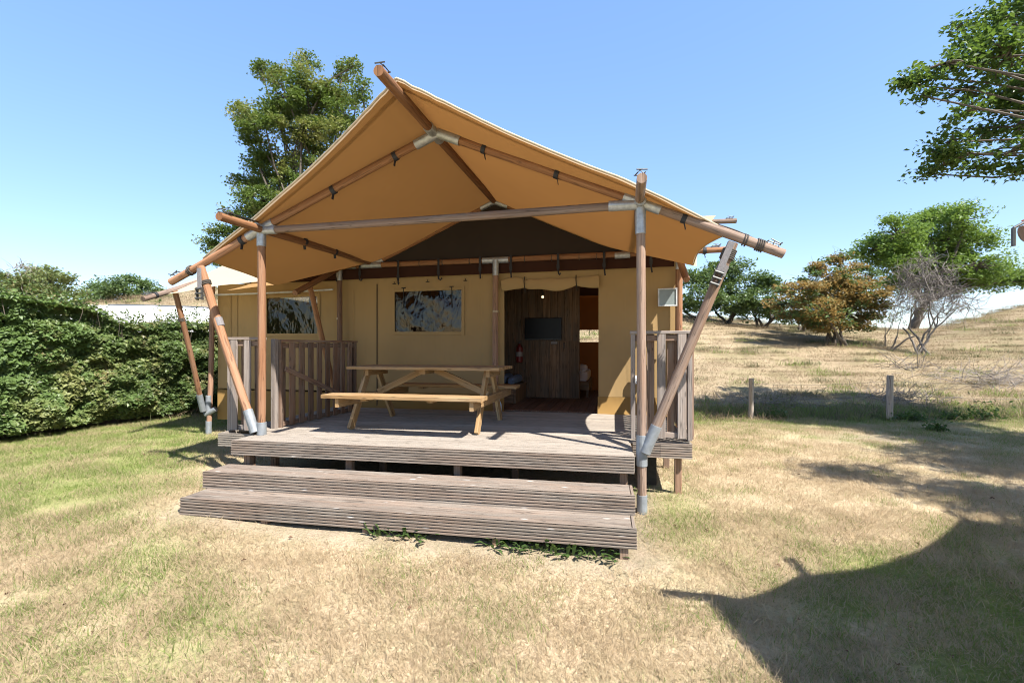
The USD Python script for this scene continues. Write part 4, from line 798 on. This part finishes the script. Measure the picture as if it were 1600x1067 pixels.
for k in range(150):                                                    # shoots standing out of the clipped top, and the stems inside
    P, _, _ = hedge_points(1, True); p = P[0]; parts.append(limb(p - UP * .3, p + V3(rng.normal(0, .06), rng.normal(0, .06), rng.uniform(.1, .34)), .006, .002, rng, 3, .05, 3))
for k in range(90):
    P, n_, _ = hedge_points(1, False); p = P[0] - n_[0] * .22; p[2] = min(p[2], gz(p[0], p[1]) + 1.7); b_ = p - n_[0] * .3; b_[2] = gz(b_[0], b_[1]); parts.append(limb(b_, p, .018, .004, rng, 4, .06, 4))
v, f, uv = join(parts); put('stems', v, f, 'bark', hedge, uv, True, kind='stuff')
sh, shp = [], []
for k in range(330):
    P, _, _ = hedge_points(1, True); p = P[0]; h = rng.uniform(.08, .42); m = int(h * 60); t_ = rng.uniform(0, 1, m)[:, None]; sh.append(p + UP * h * t_ + rng.normal(0, .03, (m, 3)))
v, f = leaf_mesh(np.vstack(sh), .05, rng, flat=.4); put('shoots', v, f, 'leaf_hedge', hedge, kind='stuff')
n = 60; qs = np.linspace(0, 1, n); segl = np.concatenate([[0], np.cumsum(np.linalg.norm(np.diff(HBp, axis=0), axis=1))])
def core(side):
    def fn(u, t):
        s_ = u * segl[-1]; x = np.interp(s_, segl, HBp[:, 0]); y = np.interp(s_, segl, HBp[:, 1]); a = t * 3
        tx, ty = np.interp(s_, segl, np.gradient(HBp[:, 0], segl)), np.interp(s_, segl, np.gradient(HBp[:, 1], segl)); L_ = np.hypot(tx, ty); nx, ny = ty / L_, -tx / L_
        hc = 2.20 - .33 * sstep(s_, 3.9, 5.5); dep = np.where(a < 1, -.42, np.where(a < 2, -.42 - .5 * (a - 1), -.92)); z = np.where(a < 1, hc * a, np.where(a < 2, hc, hc * (3 - a)))
        return x + nx * dep, y + ny * dep, z + ground_z(x, y) - .02 * (a < .01)
    return fn
v, f = grid(core(1), 60, 25); put('inner_growth', v, f, 'bark', hedge, smooth=False)

# white rounded roof beyond the hedge
wt = thing('white_tent', 'long white tent roof showing just above the hedge', 'tent', tuple(ld(-11.0, 13.2)))
def white_roof(s, t):
    la = -17 + s * 8.6; a = np.pi * t; w = 1.5; h = 1.33 + .12 * np.sin(np.pi * s)
    p = CAM + RIGHT * la[..., None] + FWD * (14.4 - w * np.cos(a))[..., None]; z = 1.35 + h * np.sin(a) ** .8 - .35 * sstep(s, .9, 1.0)
    return p[..., 0], p[..., 1], z
v, f = grid(white_roof, 40, 24); put('roof', v, f, 'white_canvas', wt, smooth=True)
for de in (12.9, 15.9):
    v, f = grid(lambda s, t: tuple(np.moveaxis(CAM + RIGHT * (-17 + s * 8.6)[..., None] + FWD * de * np.ones_like(s)[..., None], -1, 0)[:2]) + (1.36 * t + .0,), 12, 4); put('wall', v, f, 'white_canvas', wt)
e = np.stack(white_roof(np.linspace(.55, .98, 20), np.full(20, .5)), -1); v, f, uv = tube(e + UP * .02, .025, 6); put('ridge_trim', v, f, 'roof_trim_dark', wt, uv)

# wire fence on the foot of the dune
fence = thing('wire_fence', 'two old timber fence posts with thin wires at foot of dune', 'fence', tuple(on_ground(1280, 10.2)))
fp = []
for px, D, h, r_ in ((1173, 10.25, .86, .052), (1390, 10.0, .95, .062), (1700, 9.6, .95, .06)):
    p = on_ground(px, D); fp.append(p + UP * h); log('post', p - UP * .2, p + UP * h + V3(.01, 0, 0), r_, 'post_old', fence, bend=.012)
for dz in (.12, .42):
    v, f, uv = tube(np.vstack([np.linspace(a, b, 8)[:-1] + np.array([[0, 0, -.05 * math.sin(math.pi * k / 7)] for k in range(7)]) for a, b in zip(fp[:-1], fp[1:])] + [fp[-1][None]]) - UP * dz, .003, 4); put('wire', v, f, 'steel_dark', fence, uv)

# brushwood and low weeds on the slope
def brush(name, label, cat, c, ext, n, ln, seed, mat='bark_grey', r=.008):
    rng = np.random.default_rng(seed); t = thing(name, label, cat, tuple(c)); parts = []
    for k in range(n):
        p = c + rng.normal(0, .5, 3) * ext; p[2] = gz(p[0], p[1]) + abs(rng.normal(0, .5)) * ext[2]; d = rng.normal(0, 1, 3) * V3(1, .6, .35) + V3(.5, .2, .25); parts.append(limb(p, p + unit(d) * ln * rng.uniform(.4, 1.3), r, r * .25, rng, 4, .1, 3))
    v, f, uv = join(parts); put('twigs', v, f, mat, t, uv, True, kind='stuff')
brush('brushwood_heap', 'grey heap of cut brushwood lying on slope at far right', 'brushwood', on_ground(1555, 13.6), V3(1.4, .9, .40), 230, .8, 51)
brush('dead_scrub', 'dry grey scrub patch on the slope left of the fence posts', 'brushwood', on_ground(1225, 11.4), V3(1.2, .5, .22), 160, .45, 52)
brush('fallen_branch', 'thin fallen grey branches lying below the grey bush', 'branch', on_ground(1415, 16.0), V3(.9, .3, .05), 40, 1.0, 53, r=.014)
brush('dead_scrub', 'dry scrub tangle on slope between second fence post and brushwood heap', 'brushwood', on_ground(1410, 12.2), V3(1.1, .6, .25), 170, .5, 54)
0 and brush('twig_litter', 'dry twig on lawn at the lower left edge of frame', 'twig', V3(*at(10, 1003, Z=-.2)), V3(.10, .05, .0), 5, .22, 55, r=.004)
def weed(px, D, w, h, seed, label, mat='weed_leaf', size=.09, n=160, z=None):
    rng = np.random.default_rng(seed); b = on_ground(px, D); t = thing('weed', label, 'plant', tuple(b), 'low weeds'); pts = b + np.abs(rng.normal(0, .5, (n, 3))) * V3(0, 0, h) + rng.normal(0, .42, (n, 3)) * V3(w, w * .6, 0); pts[:, 2] += .02
    v, f = leaf_mesh(pts, size, rng, flat=.3, aspect=.5); put('leaves', v, f, mat, t, kind='stuff')
    v, f, uv = join([limb(b, p, .005, .002, rng, 3, .05, 3) for p in pts[::8]]); put('stem', v, f, 'bark', t, uv)
for a in ((1428, 9.9, .38, .20, 61, 'low dark weed right of the second fence post'), (1490, 10.0, .30, .16, 62, 'small weed at dune foot between the post and the tall weed'), (1536, 10.0, .40, .34, 63, 'tallest dark green weed at the dune foot'),
          (1463, 8.7, .2, .12, 64, 'small weed alone on lawn near the sandy patch'), (1210, 10.2, .30, .18, 65, 'weed right of the first fence post')): weed(*a)
def strap_weed(c, n, seed, label):
    rng = np.random.default_rng(seed); t = thing('step_weed', label, 'plant', tuple(c)); parts = []
    for k in range(n):
        b = c + V3(rng.uniform(-.28, .28), rng.uniform(-.13, .06), 0); d = V3(rng.normal(0, .7), -abs(rng.normal(.3, .4)), rng.uniform(.3, 1)); L_ = rng.uniform(.06, .17); w = rng.uniform(.010, .020); a = unit(np.cross(d, UP)) * w
        m = b + unit(d) * L_ * .6; e = b + unit(d) * L_ - UP * L_ * .25; parts.append((np.array([b - a * .4, b + a * .4, m - a, m + a, e]), np.array([[0, 1, 3], [0, 3, 2], [2, 3, 4]])))
    v, f, uv = join(parts); put('leaves', v, f, 'weed_leaf', t, kind='stuff')
for k, (x, lab) in enumerate(((-2.05, 'green weeds under bottom step left of the middle support'), (-1.0, 'green weeds under bottom step right of the middle support'), (-.45, 'green weeds under the right end of bottom step'))):
    p = dk(x, -.80, 0); p[2] = gz(p[0], p[1]); strap_weed(p, 75, 71 + k, lab)

# grass: blades standing and lying, dry and green, in small instanced patches of turf
def turf(rng, n, rad, h, lay, w):
    """A round patch of n bent blades, thinning towards its rim."""
    b = np.column_stack([rng.normal(0, rad * .5, (n, 2)), np.full(n, -.006)]); ang = rng.uniform(0, 2 * np.pi, n); lean = rng.uniform(.15, 1.0, n) * lay; L_ = h * rng.uniform(.45, 1.4, n) * np.where(rng.random(n) < .06, 1.6, 1)
    c, s_ = np.cos(ang), np.sin(ang); d = np.column_stack([c * lean, s_ * lean, np.ones(n)]); d /= np.linalg.norm(d, axis=1, keepdims=True)
    tw = rng.uniform(-.9, .9, n); sd = np.column_stack([-np.sin(ang + tw), np.cos(ang + tw), rng.normal(0, .35, n)]); sd /= np.linalg.norm(sd, axis=1, keepdims=True); sd *= (w * rng.uniform(.6, 1.4, n))[:, None]
    m = b + d * (L_ * .5)[:, None]; e2 = d + np.column_stack([c, s_, np.full(n, -.5)]) * (lean * .5)[:, None]; e2 /= np.linalg.norm(e2, axis=1, keepdims=True); e = m + e2 * (L_ * .5)[:, None]; e[:, 2] = np.maximum(e[:, 2], .004)
    v = np.stack([b - sd, b + sd, m - sd * .85, m + sd * .85, e], 1).reshape(-1, 3); k = np.arange(n)[:, None] * 5
    return v, np.vstack([k + [0, 1, 3], k + [0, 3, 2], k + [2, 3, 4]])
def scatter(name, label_kind, mats, pts, seed, n, rad, h, lay, w, smin=.85, smax=1.2):
    rng = np.random.default_rng(seed); path = path_for(name, None); pi = UsdGeom.PointInstancer.Define(stage, path); rel = pi.CreatePrototypesRel(); tag(path, *label_kind, kind='stuff')
    for k, mt in enumerate(mats):
        v, f = turf(rng, n, rad, h, lay, w); m = usdkit.mesh(stage, f'{path}/turf' + (f'_{k:03d}' if k else ''), (v, f), L(mt)); rel.AddTarget(m.GetPath())
    N = len(pts); a = rng.uniform(0, 2 * np.pi, N); sc = rng.uniform(smin, smax, N)
    pi.CreatePositionsAttr(Vt.Vec3fArray.FromNumpy(pts.astype(np.float32))); pi.CreateProtoIndicesAttr(Vt.IntArray.FromNumpy(rng.integers(0, len(mats), N).astype(np.int32)))
    pi.CreateOrientationsAttr(Vt.QuathArray([Gf.Quath(float(math.cos(x / 2)), 0, 0, float(math.sin(x / 2))) for x in a])); pi.CreateScalesAttr(Vt.Vec3fArray.FromNumpy(np.repeat(sc[:, None], 3, 1).astype(np.float32)))
rng = np.random.default_rng(99)
def cells(d0, d1, a0, a1, cell):
    """Jittered grid points on the ground between two distances, as x, y, z."""
    gd_, gl_ = np.meshgrid(np.arange(d0, d1, cell), np.arange(a0 * d1, a1 * d1, cell), indexing='ij'); d = (gd_ + rng.uniform(-.5, .5, gd_.shape) * cell).ravel(); la = (gl_ + rng.uniform(-.5, .5, gl_.shape) * cell).ravel()
    k = (la > a0 * d - .6) & (la < a1 * d + .6); x, y = CAM[0] + RIGHT[0] * la[k] + FWD[0] * d[k], CAM[1] + RIGHT[1] * la[k] + FWD[1] * d[k]
    return x, y, ground_z(x, y)
def off_deck(x, y): return ~((x > -4.45) & (x < .02) & (y > -.93 + .03 * x) & (y < 6.5)) & ~((x > -7.3) & (x < .7) & (y > 2.5) & (y < 6.5)) & (rng.uniform(0, 1, len(x)) > .9 * bare(x, y))
def lawn(n, d0, d1, amax, power=1.6):
    d = d0 + (d1 - d0) * rng.uniform(0, 1, n) ** power; la = rng.uniform(-amax, amax, n) * d; x = CAM[0] + RIGHT[0] * la + FWD[0] * d; y = CAM[1] + RIGHT[1] * la + FWD[1] * d; k = off_deck(x, y); return x[k], y[k], ground_z(x[k], y[k])
D1, D2 = [], []
for d0, d1, cell in ((1.6, 4.5, .15), (4.5, 11.3, .22)):
    x, y, z = cells(d0, d1, -1.2, 1.2, cell); k = off_deck(x, y); x, y, z = x[k], y[k], z[k]; g = greenness(x, y)
    D1.append(np.stack([x, y, z], -1)[rng.uniform(0, 1, len(x)) < 1 - .55 * g]); k = rng.uniform(0, 1, len(x)) < .12 + .85 * g; D2.append(np.stack([x, y, z], -1)[k])
scatter('dry_grass', ('short straw coloured dry grass covering the lawn', 'grass'), ['blade_dry'] * 6, np.vstack(D1), 1, 360, .25, .060, 2.3, .0014)
scatter('green_grass', ('patchy short green grass growing in the dry lawn', 'grass'), ['blade_green'] * 4, np.vstack(D2), 2, 190, .22, .058, 1.4, .0015)
x, y, z = cells(10.6, 27, -1.1, 1.2, .62); k = ~((x > -7.6) & (x < .9) & (y < 7)); x, y, z = x[k], y[k], z[k]; g = greenness(x, y); P = np.stack([x, y, z], -1)
scatter('dune_grass', ('long dry golden grass covering the dune slope', 'grass'), ['blade_dune'] * 4, P, 3, 240, .8, .13, 2.2, .0042)
scatter('dune_scrub', ('low olive scrub and grass in patches on the dune slope', 'grass'), ['blade_scrub', 'blade_scrub', 'blade_green'], P[rng.uniform(0, 1, len(x)) < .10 + .7 * g], 4, 150, .5, .17, 1.4, .006)
d = rng.normal(10.8, .35, 300); la = rng.uniform(2.5, 14, 300); x = CAM[0] + RIGHT[0] * la + FWD[0] * d; y = CAM[1] + RIGHT[1] * la + FWD[1] * d
scatter('rough_grass', ('rough dull green growth along the foot of the dune', 'grass'), ['blade_scrub', 'blade_green', 'blade_dune'], np.stack([x, y, ground_z(x, y)], -1), 5, 110, .4, .17, 1.3, .005)
# fallen leaves
lx, ly, lz = lawn(110, 1.8, 7, 1.1, 1.2); lv, lfc = leaf_mesh(np.stack([lx, ly, lz + .02], -1), .04, rng, flat=2.0, fold=.7); lp_ = put('fallen_leaves', lv, lfc, 'dead_leaf', kind='stuff'); tag(lp_, 'scattered small brown fallen leaves on the lawn', 'leaves')

# ------------------------------------------------------------------ neighbouring tent at the right edge: its porch corner shades the lawn
nb = thing('neighbour_tent', 'log pole end with orange strap of the neighbouring tent at right edge', 'tent', tuple(ld(3.4, .6)))
PE = at(1600, 366, D=2.1)
a_ = ld(3.67, 1.59, 2.58)
raf = log('rafter', PE, PE + (a_ - PE) * 1.0, .040, 'log_grey', nb); raf2 = log('rafter', a_, ld(6.17, 1.54, 3.72), .04, 'log_orange', nb)
log('purlin', ld(3.63, 2.27, 2.58), ld(3.87, -1.6, 2.58), .04, 'log_orange', nb); log('purlin', ld(6.17, 2.49, 3.72), ld(6.37, -2, 3.72), .04, 'log_orange', nb)
log('front_post', ld(3.72, 1.54, gz(*ld(3.72, 1.54)[:2])), ld(3.69, 1.57, 2.55), .043, 'log_orange', nb)
rd = unit(a_ - PE); br = PE + UP * .02
v, f, uv = join([tube([PE - rd * .055 + UP * .045 - FWD * .02, PE - rd * .055 - UP * .035 - FWD * .02], .008, 8), tube([PE - rd * .055 + UP * .045 - FWD * .02, PE + rd * .10 + UP * .075], .006, 8), tube([PE + rd * .05 + UP * .07, PE + rd * .05 + UP * .03], .007, 8)]); put('tension_hook', v, f, 'steel_dark', raf, uv)
v, f, uv = prism(rect(.035, .006, .001), PE + rd * .0 + UP * .062, PE + rd * .6 + UP * .085, (0, 0, 1)); put('strap', v, f, 'orange_strap', raf, uv)
C1, C2, C3 = ld(2.53, 1.99, 2.10), ld(3.59, 2.01, 2.62), ld(6.17, 2.29, 3.78)
def nroof(s, t):
    def edge(P0, P1, k): 
        k = k[..., None]; return P0 + (P1 - P0) * k - FWD * .16 * np.sin(np.pi * k) * np.linalg.norm(P1 - P0) * .45
    k1, k2 = np.clip(s / .35, 0, 1), np.clip((s - .35) / .65, 0, 1); front = np.where((s < .35)[..., None], edge(C1, C2, k1), edge(C2, C3, k2))
    P_ = front - FWD * 5.2 * t[..., None] + RIGHT * (.30 * np.sin(np.pi * t) * (1 - s) + .1 * t)[..., None]
    return P_[..., 0], P_[..., 1], P_[..., 2] - .04 * np.sin(np.pi * t)
v, f = grid(nroof, 40, 30); put('roof_canvas', v, f, 'fly_canvas', nb, smooth=True)
def nroof2(s, t):
    P_ = ld(6.17, 2.29, 3.78) + (ld(9.57, 1.99, 2.2) - ld(6.17, 2.29, 3.78)) * s[..., None] - FWD * 5.2 * t[..., None]; return P_[..., 0], P_[..., 1], P_[..., 2]
v, f = grid(nroof2, 20, 20); put('roof_canvas', v, f, 'fly_canvas', nb, smooth=True)
